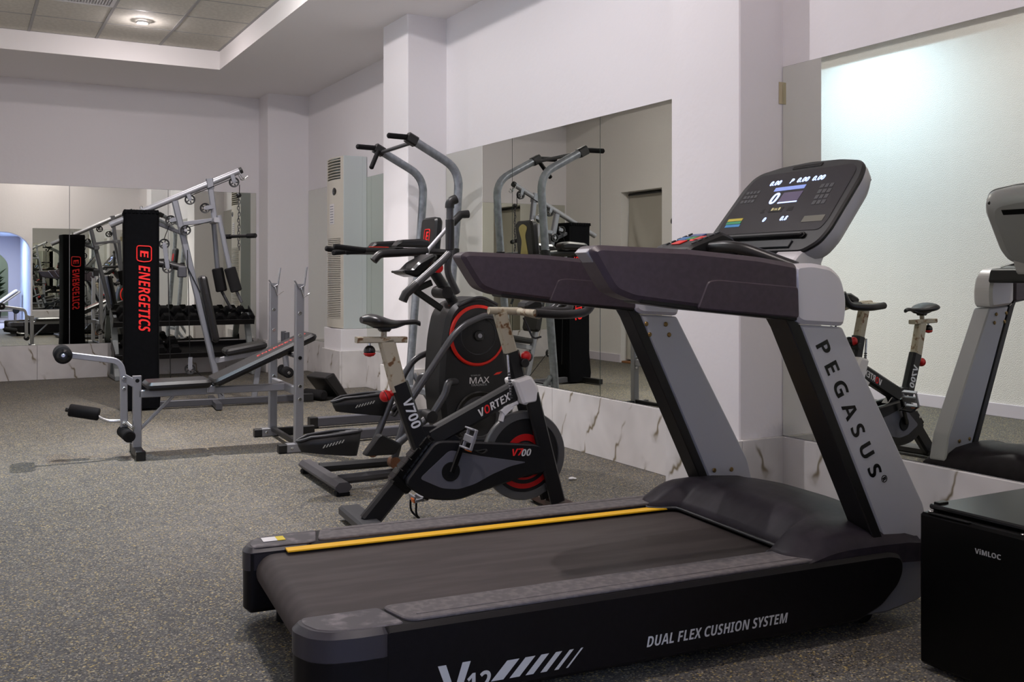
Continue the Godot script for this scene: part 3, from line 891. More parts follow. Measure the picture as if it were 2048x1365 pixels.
# ---------- spin bike. x runs towards the handlebar
func spin_bike() -> void:
	var t := thing("spin_bike", "black spin bike with grey flywheel and rust-worn cream posts", "exercise bike", Vector3(1.528, 0, -4.0), -5.0)
	var worn := tri_mat(grain(noise(101, 0.014, 5), 256, Color(0.68, 0.65, 0.57), Color(0.4, 0.27, 0.14), 0.6, 0.85), 5.0, 0.42)
	worn.uv1_world_triplanar = false
	var frame := mat(Color(0.07, 0.072, 0.085), 0.32)
	var side := Vector3(0, 0, 1)
	# feet
	part(t, "rear_stabilizer", MB.new().rect(v3s([-0.02, 0.04, 0.27, -0.02, 0.04, -0.27]), 0.1, 0.045, Vector3.UP.cross(Vector3.BACK) * -1.0, 0.01), M.darkgrey)
	part(t, "front_stabilizer", MB.new().rect(v3s([0.9, 0.035, 0.26, 0.9, 0.035, -0.26]), 0.09, 0.045, Vector3.RIGHT, 0.01), mat(Color(0.25, 0.16, 0.13), 0.45))
	for q in [[-0.02, 0.25], [-0.02, -0.25], [0.9, 0.24], [0.9, -0.24]]:
		part(t, "level_foot", MB.new().cyl(Vector3(q[0], 0, q[1]), Vector3(q[0], 0.025, q[1]), 0.022, 14), M.matte)
	# frame
	part(t, "rear_tube", MB.new().rect(v3s([-0.01, 0.045, 0, 0.31, 0.4, 0]), 0.05, 0.085, side, 0.012), frame)
	part(t, "seat_tube", MB.new().rect(v3s([0.125, 0.63, 0, 0.235, 0.32, 0]), 0.05, 0.078, side, 0.012), frame)
	part(t, "gusset", MB.new().prism(v2s([0.21, 0.442, 0.325, 0.437, 0.42, 0.36, 0.25, 0.33]), -0.022, 0.022, 0.003), frame)
	part(t, "main_beam", MB.new().rect(v3s([0.27, 0.385, 0, 0.7, 0.587, 0]), 0.056, 0.085, side, 0.012), M.black)
	part(t, "ankle_wrap", MB.new().rect(v3s([0.115, 0.185, 0, 0.285, 0.372, 0]), 0.064, 0.098, side, 0.014), M.gloss)
	for k in 8:
		var q := Vector3(0.12, 0.19, 0).lerp(Vector3(0.28, 0.366, 0), (k + 0.5) / 8.0)
		part(t, "tape_wrap", MB.new().box(q, Vector3(0.03, 0.102, 0.068), 0.004, Basis(Vector3.BACK, deg_to_rad(44.0 + 7.0 * (k % 2)))), M.gloss)
	part(t, "fork", MB.new().rect(v3s([0.73, 0.56, 0.055, 0.865, 0.06, 0.055]), 0.025, 0.072, side, 0.008).rect(v3s([0.73, 0.56, -0.055, 0.865, 0.06, -0.055]), 0.025, 0.072, side, 0.008), frame)
	part(t, "head_bracket", MB.new().prism(round_poly(v2s([0.645, 0.625, 0.725, 0.645, 0.765, 0.585, 0.757, 0.52, 0.688, 0.512]), 0.015, 3), -0.072, 0.072, 0.012), M.white)
	part(t, "head_sleeve", MB.new().rect(v3s([0.654, 0.75, 0, 0.684, 0.635, 0]), 0.058, 0.068, side, 0.012), M.black)
	part(t, "head_clamp", MB.new().cyl(Vector3(0.705, 0.7, 0.05), Vector3(0.705, 0.7, -0.05), 0.02), M.black)
	part(t, "handlebar_post", MB.new().rect(v3s([0.6, 0.925, 0, 0.66, 0.72, 0]), 0.045, 0.058, side, 0.008), worn)
	# handlebar and brake
	var bar := part(t, "handlebar_stem", MB.new().tube(v3s([0.545, 0.937, 0.0, 0.7, 0.932, 0.0, 0.8, 0.91, 0.0]), 0.017, 12), worn)
	part(bar, "crossbar", MB.new().tube(v3s([0.69, 0.93, -0.19, 0.69, 0.93, 0.19]), 0.016, 12), worn)
	for s in [-1.0, 1.0]:
		part(bar, "grip", MB.new().tube(fillet(v3s([0.69, 0.93, 0.19 * s, 0.83, 0.92, 0.2 * s, 0.96, 0.93, 0.17 * s, 1.0, 1.0, 0.16 * s]), 0.06, 6), 0.019, 12), M.vinyl)
	part(bar, "loop_grip", MB.new().tube(fillet(v3s([0.72, 0.932, -0.06, 0.93, 0.935, -0.06, 0.95, 0.99, 0.0, 0.93, 0.935, 0.06, 0.72, 0.932, 0.06]), 0.06, 6), 0.016, 10), M.vinyl)
	part(bar, "display_holder", MB.new().box(Vector3(0.75, 0.96, 0), Vector3(0.09, 0.05, 0.1), 0.012, Basis(Vector3.BACK, 0.4)), M.black)
	part(t, "bottle_cage", MB.new().tube(fillet(v3s([0.74, 0.9, -0.05, 0.79, 0.8, -0.05, 0.83, 0.81, -0.05]), 0.02, 4), 0.005, 6), M.darkgrey)
	part(t, "brake_rod", MB.new().cyl(Vector3(0.625, 0.74, 0.03), Vector3(0.64, 0.55, 0.03), 0.006, 8), M.chrome)
	for k in 10:
		part(t, "brake_spring", MB.new().cyl(Vector3(0.632 + k * 0.0012, 0.66 - k * 0.0125, 0.03), Vector3(0.632 + k * 0.0012, 0.653 - k * 0.0125, 0.03), 0.0085, 8, 0.002), M.darkgrey)
	part(t, "adjust_knob", MB.new().ball(Vector3(0.735, 0.725, 0.0), Vector3(0.028, 0.028, 0.028)), M.gloss)
	part(t, "knob_cap", MB.new().ball(Vector3(0.722, 0.728, 0.018), Vector3(0.024, 0.024, 0.022)), M.red)
	# seat
	part(t, "seat_post", MB.new().rect(v3s([0.07, 0.815, 0, 0.127, 0.6, 0]), 0.045, 0.068, side, 0.008), worn)
	part(t, "seat_slider", MB.new().rect(v3s([-0.063, 0.822, 0, 0.158, 0.818, 0]), 0.045, 0.026, side, 0.004), worn)
	part(t, "seat_pin", MB.new().cyl(Vector3(0.058, 0.825, 0), Vector3(0.062, 0.9, 0), 0.013, 12), worn)
	part(t, "slider_knob", MB.new().ball(Vector3(-0.004, 0.773, 0), Vector3(0.025, 0.025, 0.025)), M.gloss)
	part(t, "knob_ring", MB.new().lathe(v2s([0.018, -0.016, 0.0262, -0.006, 0.018, 0.006, 0.018, -0.016]), Transform3D(Basis(), Vector3(-0.004, 0.768, 0))), M.red)
	part(t, "knob_stem", MB.new().cyl(Vector3(-0.004, 0.79, 0), Vector3(-0.004, 0.815, 0), 0.006, 8), M.chrome)
	part(t, "height_knob", MB.new().ball(Vector3(0.066, 0.578, 0.0), Vector3(0.026, 0.026, 0.026)).cyl(Vector3(0.085, 0.585, 0), Vector3(0.12, 0.6, 0), 0.014, 10), M.red)
	part(t, "knob_band", MB.new().lathe(v2s([0.02, -0.01, 0.0268, 0.0, 0.02, 0.01, 0.02, -0.01]), Transform3D(MB.along(Vector3(1, 0.4, 0)), Vector3(0.066, 0.578, 0))), M.gloss)
	var sad := []
	for k in 13:
		var s := k / 12.0
		var x := lerpf(-0.04, 0.222, s)
		var w: float = lerpf(0.085, 0.018, smoothstep(0.25, 0.75, s)) * (0.35 + 0.65 * smoothstep(0.0, 0.18, s)) * (1.0 - 0.45 * smoothstep(0.9, 1.0, s))
		var yt := 0.932 - 0.03 * smoothstep(0.15, 0.6, s) + 0.004 * smoothstep(0.7, 1.0, s) - 0.012 * (1.0 - smoothstep(0.0, 0.12, s)) - 0.01 * smoothstep(0.9, 1.0, s)
		var d := lerpf(0.055, 0.022, smoothstep(0.2, 0.7, s)) * (0.5 + 0.5 * smoothstep(0.0, 0.15, s))
		var r := []
		for j in 16:
			var a := TAU * j / 16.0
			r.append(Vector3(x, yt - d * 0.5 + sin(a) * d * 0.5, cos(a) * w))
		r.reverse()
		sad.append(r)
	var sd := part(t, "saddle", MB.new().loft(sad, true, true), M.vinyl)
	part(sd, "rails", MB.new().tube(fillet(v3s([0.0, 0.885, 0.03, 0.03, 0.87, 0.02, 0.1, 0.87, 0.02, 0.15, 0.885, 0.01]), 0.02, 4), 0.005, 6).tube(fillet(v3s([0.0, 0.885, -0.03, 0.03, 0.87, -0.02, 0.1, 0.87, -0.02, 0.15, 0.885, -0.01]), 0.02, 4), 0.005, 6), M.darkgrey)
	part(sd, "clamp", MB.new().box(Vector3(0.062, 0.872, 0), Vector3(0.05, 0.035, 0.05), 0.008), M.black)
	# flywheel
	var fx := Transform3D(Basis(Vector3.RIGHT, PI / 2), Vector3(0.718, 0.277, 0))
	var fw := part(t, "flywheel", MB.new().lathe(v2s([0, -0.012, 0.165, -0.012, 0.168, -0.02, 0.198, -0.02, 0.203, -0.012, 0.203, 0.012, 0.198, 0.02, 0.168, 0.02, 0.165, 0.012, 0, 0.012]), fx, 56), mat(Color(0.4, 0.4, 0.4), 0.38, 0.45))
	part(fw, "disc", MB.new().lathe(v2s([0.06, 0.012, 0.166, 0.012, 0.166, 0.0135, 0.06, 0.0135, 0.06, 0.012]), fx, 48), M.black)
	for q in [[0.03, 0.05, 20.0, 160.0], [0.068, 0.098, 25.0, 155.0], [0.1, 0.11, -140.0, -45.0], [0.128, 0.15, -140.0, -35.0]]:
		var arc := []
		for k in 21:
			arc.append(Vector2.from_angle(deg_to_rad(lerpf(q[2], q[3], k / 20.0))) * q[0])
		for k in range(20, -1, -1):
			arc.append(Vector2.from_angle(deg_to_rad(lerpf(q[2], q[3], k / 20.0))) * q[1])
		part(fw, "red_arc", MB.new().prism(arc, 0.0135, 0.0148, 0.0, Transform3D(Basis(), Vector3(0.718, 0.277, 0))), M.red)
	part(fw, "hub", MB.new().lathe(v2s([0, 0.012, 0.04, 0.012, 0.04, 0.03, 0.02, 0.034, 0, 0.034]), fx, 24), M.black)
	part(t, "brake_pad", MB.new().prism(v2s([0.59, 0.49, 0.63, 0.515, 0.66, 0.5, 0.615, 0.465]), -0.02, 0.03, 0.003), M.white)
	part(t, "brake_arm", MB.new().rect(v3s([0.6, 0.44, 0.01, 0.615, 0.5, 0.01, 0.68, 0.52, 0.01]), 0.03, 0.016, side, 0.003), M.white)
	# chain guard on both sides
	var gp := round_poly(v2s([0.13, 0.21, 0.27, 0.378, 0.33, 0.378, 0.745, 0.334, 0.785, 0.322, 0.803, 0.27, 0.8, 0.2, 0.7, 0.195, 0.57, 0.163, 0.459, 0.137, 0.39, 0.118, 0.326, 0.118, 0.25, 0.13, 0.19, 0.158]), 0.03, 5)
	var gr := round_poly(v2s([0.334, 0.338, 0.475, 0.302, 0.703, 0.257, 0.62, 0.245, 0.53, 0.215, 0.45, 0.18, 0.375, 0.164, 0.3, 0.174, 0.196, 0.225]), 0.02, 4)
	for s in [1.0, -1.0]:
		var z0: float = 0.036 if s > 0 else -0.068
		var gd := part(t, "chain_guard", MB.new().prism(gp, z0, z0 + 0.032, 0.007, Transform3D(), true), frame)
		part(gd, "grey_inlay", MB.new().prism(gr, z0 + (0.03 if s > 0 else -0.001), z0 + (0.0335 if s > 0 else 0.002), 0.001), mat(Color(0.36, 0.36, 0.39), 0.35))
		if s > 0:
			words(gd, "lettering", "V7", 0.03, Transform3D(Basis(), Vector3(0.655, 0.305, 0.0685)), M.bright_red, 0.25, 1.15)
			words(gd, "lettering", "00", 0.03, Transform3D(Basis(), Vector3(0.7, 0.3, 0.0685)), mat(Color(0.8, 0.8, 0.8), 0.5), 0.25, 1.05)
		part(t, "crank_disc", MB.new().cyl(Vector3(0.338, 0.245, 0.069 * s), Vector3(0.338, 0.245, 0.076 * s), 0.042, 28), M.matte)
	for s in [1.0, -1.0]:
		var e := Vector3(0.395, 0.395, 0.095) if s > 0 else Vector3(0.28, 0.095, -0.095)
		var cr := part(t, "crank", MB.new().rect([Vector3(0.338, 0.245, 0.088 * s), e], 0.016, 0.026, side, 0.005), M.gloss)
		var pc: Vector3 = e + Vector3(0, 0, 0.055 * s)
		part(cr, "axle", MB.new().cyl(e, e + Vector3(0, 0, 0.1 * s), 0.008, 10), M.chrome)
		var rb := Basis(Vector3.BACK, 1.25 if s > 0 else 0.15)
		var bars := MB.new()
		for q in [[0, 0, 0.045, 0.09, 0.014, 0.008], [0, 0, -0.04, 0.09, 0.014, 0.008], [0.042, 0.006, 0, 0.008, 0.03, 0.085], [-0.042, 0.006, 0, 0.008, 0.03, 0.085], [0, 0, 0, 0.03, 0.022, 0.09]]:
			bars.box(pc + rb * Vector3(q[0], q[1], q[2]), Vector3(q[3], q[4], q[5]), 0.002, rb)
		var pd := part(t, "pedal", bars, M.silver)
		part(pd, "toe_cage", MB.new().tube(fillet([pc + rb * Vector3(-0.04, -0.01, 0.04), pc + rb * Vector3(-0.05, -0.06, 0.04), pc + rb * Vector3(-0.02, -0.1, 0.0), pc + rb * Vector3(-0.05, -0.06, -0.04), pc + rb * Vector3(-0.04, -0.01, -0.04)], 0.03, 4), 0.005, 8), M.matte)
		part(pd, "reflector", MB.new().box(pc + rb * Vector3(-0.048, 0.0, 0.02), Vector3(0.006, 0.02, 0.04), 0.002, rb), mat(Color(0.85, 0.4, 0.1), 0.3))
	# lettering
	words(t, "lettering", "V700", 0.043, Transform3D(Basis(Vector3.BACK, deg_to_rad(-70.5)), Vector3(0.176, 0.5, 0.0258)), mat(Color(0.85, 0.86, 0.88), 0.5), 0.0, 1.0)
	words(t, "lettering", "V", 0.034, Transform3D(Basis(Vector3.BACK, deg_to_rad(25.2)), Vector3(0.498, 0.487, 0.0285)), M.white, 0.2, 1.0)
	words(t, "lettering", "O", 0.036, Transform3D(Basis(Vector3.BACK, deg_to_rad(25.2)), Vector3(0.526, 0.499, 0.0285)), M.bright_red, 0.2, 0.85)
	words(t, "lettering", "RTEX", 0.034, Transform3D(Basis(Vector3.BACK, deg_to_rad(25.2)), Vector3(0.588, 0.53, 0.0285)), M.white, 0.2, 0.95)


# ---------- stepper trainer with round side covers
func stepper() -> void:
	var t := thing("stepper_trainer", "black stepper trainer with red-ringed round cover, behind the spin bike", "stepper", Vector3(1.69, 0, -5.065), -2.0)
	var Z := Vector3(0, 0, 1)
	var shell := mat(Color(0.055, 0.055, 0.06), 0.42)
	var arm := mat(Color(0.3, 0.3, 0.31), 0.32, 0.45)
	part(t, "rear_foot", MB.new().rect(v3s([-0.02, 0.045, 0.36, -0.02, 0.045, -0.33]), 0.085, 0.05, Vector3.RIGHT, 0.02), mat(Color(0.3, 0.29, 0.3), 0.45, 0.3))
	for z in [0.33, -0.3]:
		part(t, "rubber_foot", MB.new().box(Vector3(-0.02, 0.011, z), Vector3(0.07, 0.022, 0.05), 0.005), M.matte)
		part(t, "front_rubber_foot", MB.new().box(Vector3(1.1, 0.011, z * 0.7), Vector3(0.06, 0.022, 0.05), 0.005), M.matte)
	part(t, "side_rail", MB.new().rect(v3s([0.0, 0.055, 0.21, 0.95, 0.055, 0.12]), 0.045, 0.05, Z, 0.016), arm)
	part(t, "side_rail", MB.new().rect(v3s([0.0, 0.055, -0.14, 0.95, 0.055, -0.1]), 0.045, 0.05, Z, 0.016), M.black)
	part(t, "front_foot", MB.new().rect(v3s([1.1, 0.045, 0.3, 1.1, 0.045, -0.3]), 0.08, 0.05, Vector3.RIGHT, 0.02), M.black)
	var body := part(t, "body_shell", MB.new().prism(round_poly(v2s([0.685, 0.94, 0.84, 0.985, 0.96, 0.93, 1.035, 0.75, 1.05, 0.5, 1.04, 0.06, 0.67, 0.06, 0.615, 0.3, 0.595, 0.5, 0.612, 0.75, 0.64, 0.88]), 0.06, 5), -0.13, 0.13, 0.025, Transform3D(), true), shell)
	part(body, "top_ridge", MB.new().tube(fillet(v3s([0.7, 0.925, 0.13, 0.83, 0.985, 0.13, 0.94, 0.93, 0.13]), 0.06, 6), 0.008, 8), M.darkgrey)
	for s in [1.0, -1.0]:
		var fx := Transform3D(Basis(Vector3.RIGHT, PI / 2 * s), Vector3(0.812, 0.762, 0.125 * s))
		var dc := part(t, "round_cover", MB.new().lathe(v2s([0, 0, 0.162, 0, 0.162, 0.02, 0.15, 0.026, 0.05, 0.03, 0, 0.03]), fx, 48), M.black)
		part(dc, "red_ring", MB.new().lathe(v2s([0.15, 0.01, 0.168, 0.01, 0.17, 0.018, 0.164, 0.027, 0.153, 0.029, 0.15, 0.01]), fx, 56), mat(Color(0.85, 0.13, 0.06), 0.35))
		part(dc, "groove_ring", MB.new().lathe(v2s([0.1, 0.026, 0.104, 0.0315, 0.108, 0.026]), fx, 48), M.darkgrey)
		part(dc, "hub", MB.new().lathe(v2s([0, 0.03, 0.03, 0.03, 0.03, 0.045, 0.026, 0.048, 0, 0.048]), fx, 24), M.gloss)
		part(dc, "hub_screw", MB.new().lathe(v2s([0, 0.048, 0.013, 0.048, 0.012, 0.052, 0, 0.052]), fx, 12), M.silver)
		var lx := Transform3D(Basis(Vector3.RIGHT, PI / 2 * s), Vector3(0.825, 0.305, 0.12 * s))
		var lw := part(t, "lower_wheel_cover", MB.new().lathe(v2s([0, 0, 0.15, 0, 0.15, 0.02, 0.142, 0.026, 0.125, 0.02, 0.05, 0.02, 0, 0.024]), lx, 48), M.gloss)
		part(lw, "rim", MB.new().lathe(v2s([0.1, 0.02, 0.104, 0.025, 0.118, 0.025, 0.122, 0.02]), lx, 48), M.darkgrey)
	words(t, "lettering", "MAX", 0.034, Transform3D(Basis(), Vector3(0.826, 0.513, 0.1305)), M.white, 0.0, 1.3, false)
	words(t, "lettering", "TRAINER", 0.012, Transform3D(Basis(), Vector3(0.826, 0.488, 0.1305)), mat(Color(0.6, 0.6, 0.6), 0.5), 0.0, 1.5, false)
	words(t, "lettering", "BOWFLEX", 0.008, Transform3D(Basis(), Vector3(0.805, 0.541, 0.1305)), mat(Color(0.6, 0.6, 0.6), 0.5), 0.0, 1.2, false)
	part(t, "orange_flash", MB.new().prism(v2s([0.915, 0.538, 0.935, 0.552, 0.97, 0.556, 0.95, 0.542]), 0.129, 0.132), M.orange)
	# links and pedals: the near pedal is down, the far one up
	for s in [1.0, -1.0]:
		var z: float = 0.2 * s
		var top: bool = s < 0
		var path := v3s([0.9, 0.86, z * 0.85, 0.837, 0.877, z, 0.705, 0.832, z * 1.08, 0.634, 0.775, z * 1.08, 0.395, 0.445, z * 1.08]) if not top else v3s([0.83, 0.68, z, 0.69, 0.658, z, 0.577, 0.622, z, 0.513, 0.536, z, 0.47, 0.44, z])
		part(t, "crank_link", MB.new().tube(fillet(path, 0.05, 5), 0.018, 12), arm)
		var dx := 0.0 if not top else 0.3
		var dy := 0.0 if not top else 0.135
		part(t, "rocker_link", MB.new().tube(fillet(v3s([0.69, 0.51, z * 0.6, 0.61, 0.52, z, 0.595, 0.46, z, 0.505, 0.33 + dy * 0.3, z]), 0.05, 5), 0.02, 12), arm)
		part(t, "pivot", MB.new().cyl(Vector3(0.5, 0.345 + dy * 0.3, z - 0.045), Vector3(0.5, 0.345 + dy * 0.3, z + 0.045), 0.034), M.black)
		part(t, "pedal_arm", MB.new().tube(v3s([0.5, 0.345 + dy * 0.3, z, 0.31 + dx * 0.4, 0.2 + dy, z]), 0.02, 12), arm)
		part(t, "pedal_leg", MB.new().tube(v3s([0.4 + dx * 0.2, 0.45 + dy * 0.2, z * 0.9, 0.31, 0.12, z * 0.9]), 0.02, 12), arm)
		part(t, "roller", MB.new().cyl(Vector3(0.31, 0.112, z * 0.9 - 0.03), Vector3(0.31, 0.112, z * 0.9 + 0.03), 0.03), mat(Color(0.4, 0.25, 0.15), 0.5))
		part(t, "pedal_bracket", MB.new().prism(round_poly(v2s([0.13 + dx, 0.165 + dy, 0.3 + dx * 0.5, 0.16 + dy, 0.34 + dx * 0.5, 0.21 + dy, 0.22 + dx, 0.275 + dy]), 0.02, 3), z - 0.03, z + 0.03, 0.006), shell)
		var rr := []
		for lv in [[0.0, 0.86], [0.5, 0.95], [1.0, 1.0], [1.0, 0.93], [0.62, 0.86], [0.5, 0.3]]:
			var r := []
			for k in 28:
				var a := TAU * k / 28.0
				var c := cos(a)
				var px: float = -0.045 + dx + c * 0.168 * lv[1]
				var w: float = 0.075 * lv[1] * (0.8 + 0.2 * c)
				var y0 := 0.19 + dy - 0.02 * c
				var y1 := 0.292 + dy + 0.006 * sin(c * 2.0) - (0.022 if c < -0.6 else 0.0) * (-c - 0.6) * 2.5
				r.append(Vector3(px, lerpf(y0, y1, lv[0]), z + sin(a) * w))
			r.reverse()
			rr.append(r)
		var pd := part(t, "foot_pedal", MB.new().loft(rr, true, true), M.black)
		var lip: Array = rr[2].duplicate()
		lip.append(rr[2][0])
		part(pd, "rim", MB.new().tube(lip, 0.007, 8, false), M.darkgrey)
		for k in 7:
			part(pd, "side_mark", MB.new().prism(v2s([-0.1 + dx + k * 0.016, 0.232 + dy + k * 0.003, -0.094 + dx + k * 0.016, 0.232 + dy + k * 0.003, -0.083 + dx + k * 0.016, 0.248 + dy + k * 0.003, -0.089 + dx + k * 0.016, 0.248 + dy + k * 0.003]), z + 0.069, z + 0.0715), mat(Color(0.62, 0.62, 0.6), 0.5))
	# mast, console and handles
	part(t, "mast", MB.new().tube(v3s([0.74, 0.93, 0, 0.62, 1.1, 0, 0.58, 1.16, 0]), 0.03, 14), shell)
	part(t, "mast_joint", MB.new().cyl(Vector3(0.66, 1.0, -0.08), Vector3(0.66, 1.0, 0.08), 0.035), M.black)
	part(t, "joint_cap", MB.new().cyl(Vector3(0.69, 0.915, 0.05), Vector3(0.69, 0.915, 0.06), 0.018, 16), M.orange)
	part(t, "linkage", MB.new().rect(fillet(v3s([0.57, 1.055, 0.06, 0.47, 1.015, 0.06, 0.63, 0.91, 0.06]), 0.02, 4), 0.025, 0.035, Z, 0.006), M.gloss)
	part(t, "console", MB.new().prism(round_poly(v2s([0.385, 1.117, 0.415, 1.1, 0.475, 1.082, 0.54, 1.13, 0.595, 1.2, 0.575, 1.214, 0.48, 1.165, 0.44, 1.125]), 0.012, 3), -0.1, 0.1, 0.012), M.gloss)
	part(t, "red_knob", MB.new().cyl(Vector3(0.585, 1.135, 0.09), Vector3(0.585, 1.135, 0.13), 0.028), M.red)
	var near := part(t, "handle_arm", MB.new().tube(fillet(v3s([0.68, 1.0, 0.16, 0.6, 1.12, 0.2, 0.612, 1.22, 0.22, 0.612, 1.47, 0.22]), 0.05, 5), 0.019, 14), arm)
	part(near, "lower_grip", MB.new().tube(fillet(v3s([0.61, 1.215, 0.22, 0.575, 1.18, 0.22, 0.415, 1.045, 0.22, 0.365, 1.0, 0.22, 0.345, 0.965, 0.22]), 0.03, 5), 0.02, 14), arm)
	part(near, "grip_end", MB.new().tube(v3s([0.42, 1.05, 0.22, 0.36, 0.997, 0.22, 0.343, 0.96, 0.22]), 0.024, 14), M.vinyl)
	part(near, "upper_grip", MB.new().cyl(Vector3(0.612, 1.23, 0.22), Vector3(0.612, 1.395, 0.22), 0.024), M.vinyl)
	part(near, "thumb_rest", MB.new().tube(fillet(v3s([0.61, 1.455, 0.22, 0.612, 1.49, 0.22, 0.648, 1.505, 0.22]), 0.02, 4), 0.025, 12), M.black)
	var fr := part(t, "handle_arm", MB.new().tube(fillet(v3s([0.72, 1.02, -0.16, 0.65, 1.2, -0.2, 0.66, 1.235, -0.22, 0.8, 1.385, -0.22, 0.86, 1.43, -0.22]), 0.04, 5), 0.012, 12), M.silver)
	part(fr, "lower_grip", MB.new().tube(fillet(v3s([0.66, 1.233, -0.22, 0.463, 1.22, -0.22, 0.37, 1.215, -0.22, 0.335, 1.175, -0.22]), 0.03, 5), 0.023, 14), M.vinyl)
	part(fr, "thumb_rest", MB.new().tube(v3s([0.82, 1.4, -0.22, 0.87, 1.45, -0.22, 0.92, 1.455, -0.22]), 0.024, 12), M.black)


# ---------- pull-up tower
func tower() -> void:
	var t := thing("power_tower", "grey tube pull-up tower with padded dip arms beside the mirror", "power tower", Vector3(2.18, 0, -6.55), 0.0)
	var Z := Vector3(0, 0, 1)
	var steel := tri_mat(grain(noise(111, 0.02, 4), 256, Color(0.46, 0.475, 0.5), Color(0.6, 0.62, 0.645)), 3.0, 0.36, 0.5)
	for s in [[-0.35, 0.0], [0.3, -0.02]]:
		var z: float = s[0]
		var d: float = s[1]
		part(t, "upright", MB.new().tube(fillet(v3s([0.745 + d, 0.06, z, 0.785 + d, 0.55, z, 0.858 + d, 1.43, z, 0.886 + d, 1.83, z, 0.519 + d, 2.02, z]), 0.13, 7), 0.03, 16), steel)
		part(t, "end_block", MB.new().rect(v3s([0.555 + d, 2.0, z, 0.49 + d, 2.033, z]), 0.065, 0.068, Z, 0.01), M.black)
		part(t, "pull_up_grip", MB.new().cyl(Vector3(0.5 + d, 2.03, z), Vector3(0.34 + d, 2.03, z + 0.02), 0.019, 14, 0.008), M.foam)
		part(t, "base_bar", MB.new().rect(v3s([0.0, 0.045, z, 1.0, 0.045, z]), 0.06, 0.065, Z, 0.006), mat(Color(0.36, 0.36, 0.39), 0.45, 0.4))
		part(t, "end_cap", MB.new().box(Vector3(0.02, 0.045, z), Vector3(0.06, 0.072, 0.066), 0.004), M.black)
		part(t, "floor_pad", MB.new().box(Vector3(0.03, 0.006, z), Vector3(0.05, 0.012, 0.06), 0.002), M.matte)
		part(t, "floor_pad", MB.new().box(Vector3(0.95, 0.006, z), Vector3(0.05, 0.012, 0.06), 0.002), M.matte)
		part(t, "brace", MB.new().tube(v3s([0.98, 0.06, z, 0.8 + d, 0.35, z]), 0.02, 10), steel)
		part(t, "collar", MB.new().cyl(Vector3(0.842 + d, 1.22, z), Vector3(0.846 + d, 1.28, z), 0.036), M.black)
		# dip arm with elbow pad and grips
		var zi: float = z * 0.72
		var a := part(t, "dip_arm", MB.new().tube(v3s([0.85 + d, 1.25, z, 0.65, 1.262, zi, 0.2, 1.262, zi]), 0.02, 12), M.black)
		part(a, "elbow_pad", MB.new().prism(round_poly(v2s([0.4, 1.285, 0.44, 1.335, 0.6, 1.345, 0.66, 1.33, 0.66, 1.285]), 0.02, 4), zi - 0.055, zi + 0.055, 0.015, Transform3D(), true), M.vinyl)
		part(a, "forward_grip", MB.new().cyl(Vector3(0.2, 1.262, zi), Vector3(-0.02 + (0.1 if z < 0 else 0.0), 1.285, zi), 0.019, 14, 0.006), M.foam)
		part(a, "inner_grip", MB.new().cyl(Vector3(0.26, 1.265, zi), Vector3(0.1, 1.25, zi * 0.55), 0.019, 14, 0.006), M.foam)
		part(a, "orange_strip", MB.new().box(Vector3(0.3, 1.284, zi), Vector3(0.14, 0.004, 0.012), 0.001), M.orange)
	part(t, "top_bar", MB.new().tube(v3s([0.54, 2.0, -0.34, 0.53, 2.005, 0.29]), 0.014, 12), M.darkgrey)
	part(t, "angled_grip", MB.new().cyl(Vector3(0.51, 2.01, -0.33), Vector3(0.43, 1.87, -0.27), 0.017, 14, 0.006), M.foam)
	part(t, "cross_bar", MB.new().rect(v3s([0.845, 1.22, -0.35, 0.83, 1.22, 0.3]), 0.05, 0.06, Vector3.RIGHT, 0.006), M.black)
	part(t, "cross_bar", MB.new().rect(v3s([0.77, 0.25, -0.35, 0.75, 0.25, 0.3]), 0.045, 0.045, Vector3.RIGHT, 0.006), steel)
	part(t, "cross_bar", MB.new().rect(v3s([0.95, 0.05, -0.32, 0.95, 0.05, 0.27]), 0.05, 0.05, Vector3.RIGHT, 0.006), steel)
	var pb := Basis(Vector3(0, 0, 1), Vector3(0.1, 1, 0).normalized(), Vector3(-1, 0.1, 0).normalized())
	var px := Transform3D(pb, Vector3(0.79, 1.36, -0.02))
	var pad := part(t, "back_pad", MB.new().prism(round_poly(v2s([-0.13, -0.15, 0.13, -0.15, 0.13, 0.15, -0.13, 0.15]), 0.05, 5), -0.03, 0.03, 0.015, px, true), M.vinyl)
	part(pad, "worn_backing", MB.new().prism(round_poly(v2s([-0.08, -0.13, 0.05, -0.14, 0.02, 0.04, 0.07, 0.1, 0.0, 0.13, -0.07, 0.1, -0.03, 0.0]), 0.03, 4), -0.0345, -0.029, 0.001, px), mat(Color(0.75, 0.68, 0.45), 0.8))
	part(pad, "emblem_frame", MB.new().tube(fillet([px * Vector3(0.0, -0.045, 0.031), px * Vector3(-0.045, -0.045, 0.031), px * Vector3(-0.045, 0.06, 0.031), px * Vector3(0.045, 0.06, 0.031), px * Vector3(0.045, -0.045, 0.031), px * Vector3(0.0, -0.045, 0.031)], 0.015, 3), 0.004, 6), M.bright_red)
	words(pad, "emblem", "E", 0.065, Transform3D(pb, px * Vector3(0.0, 0.01, 0.0305)), M.bright_red, 0.1, 1.1)


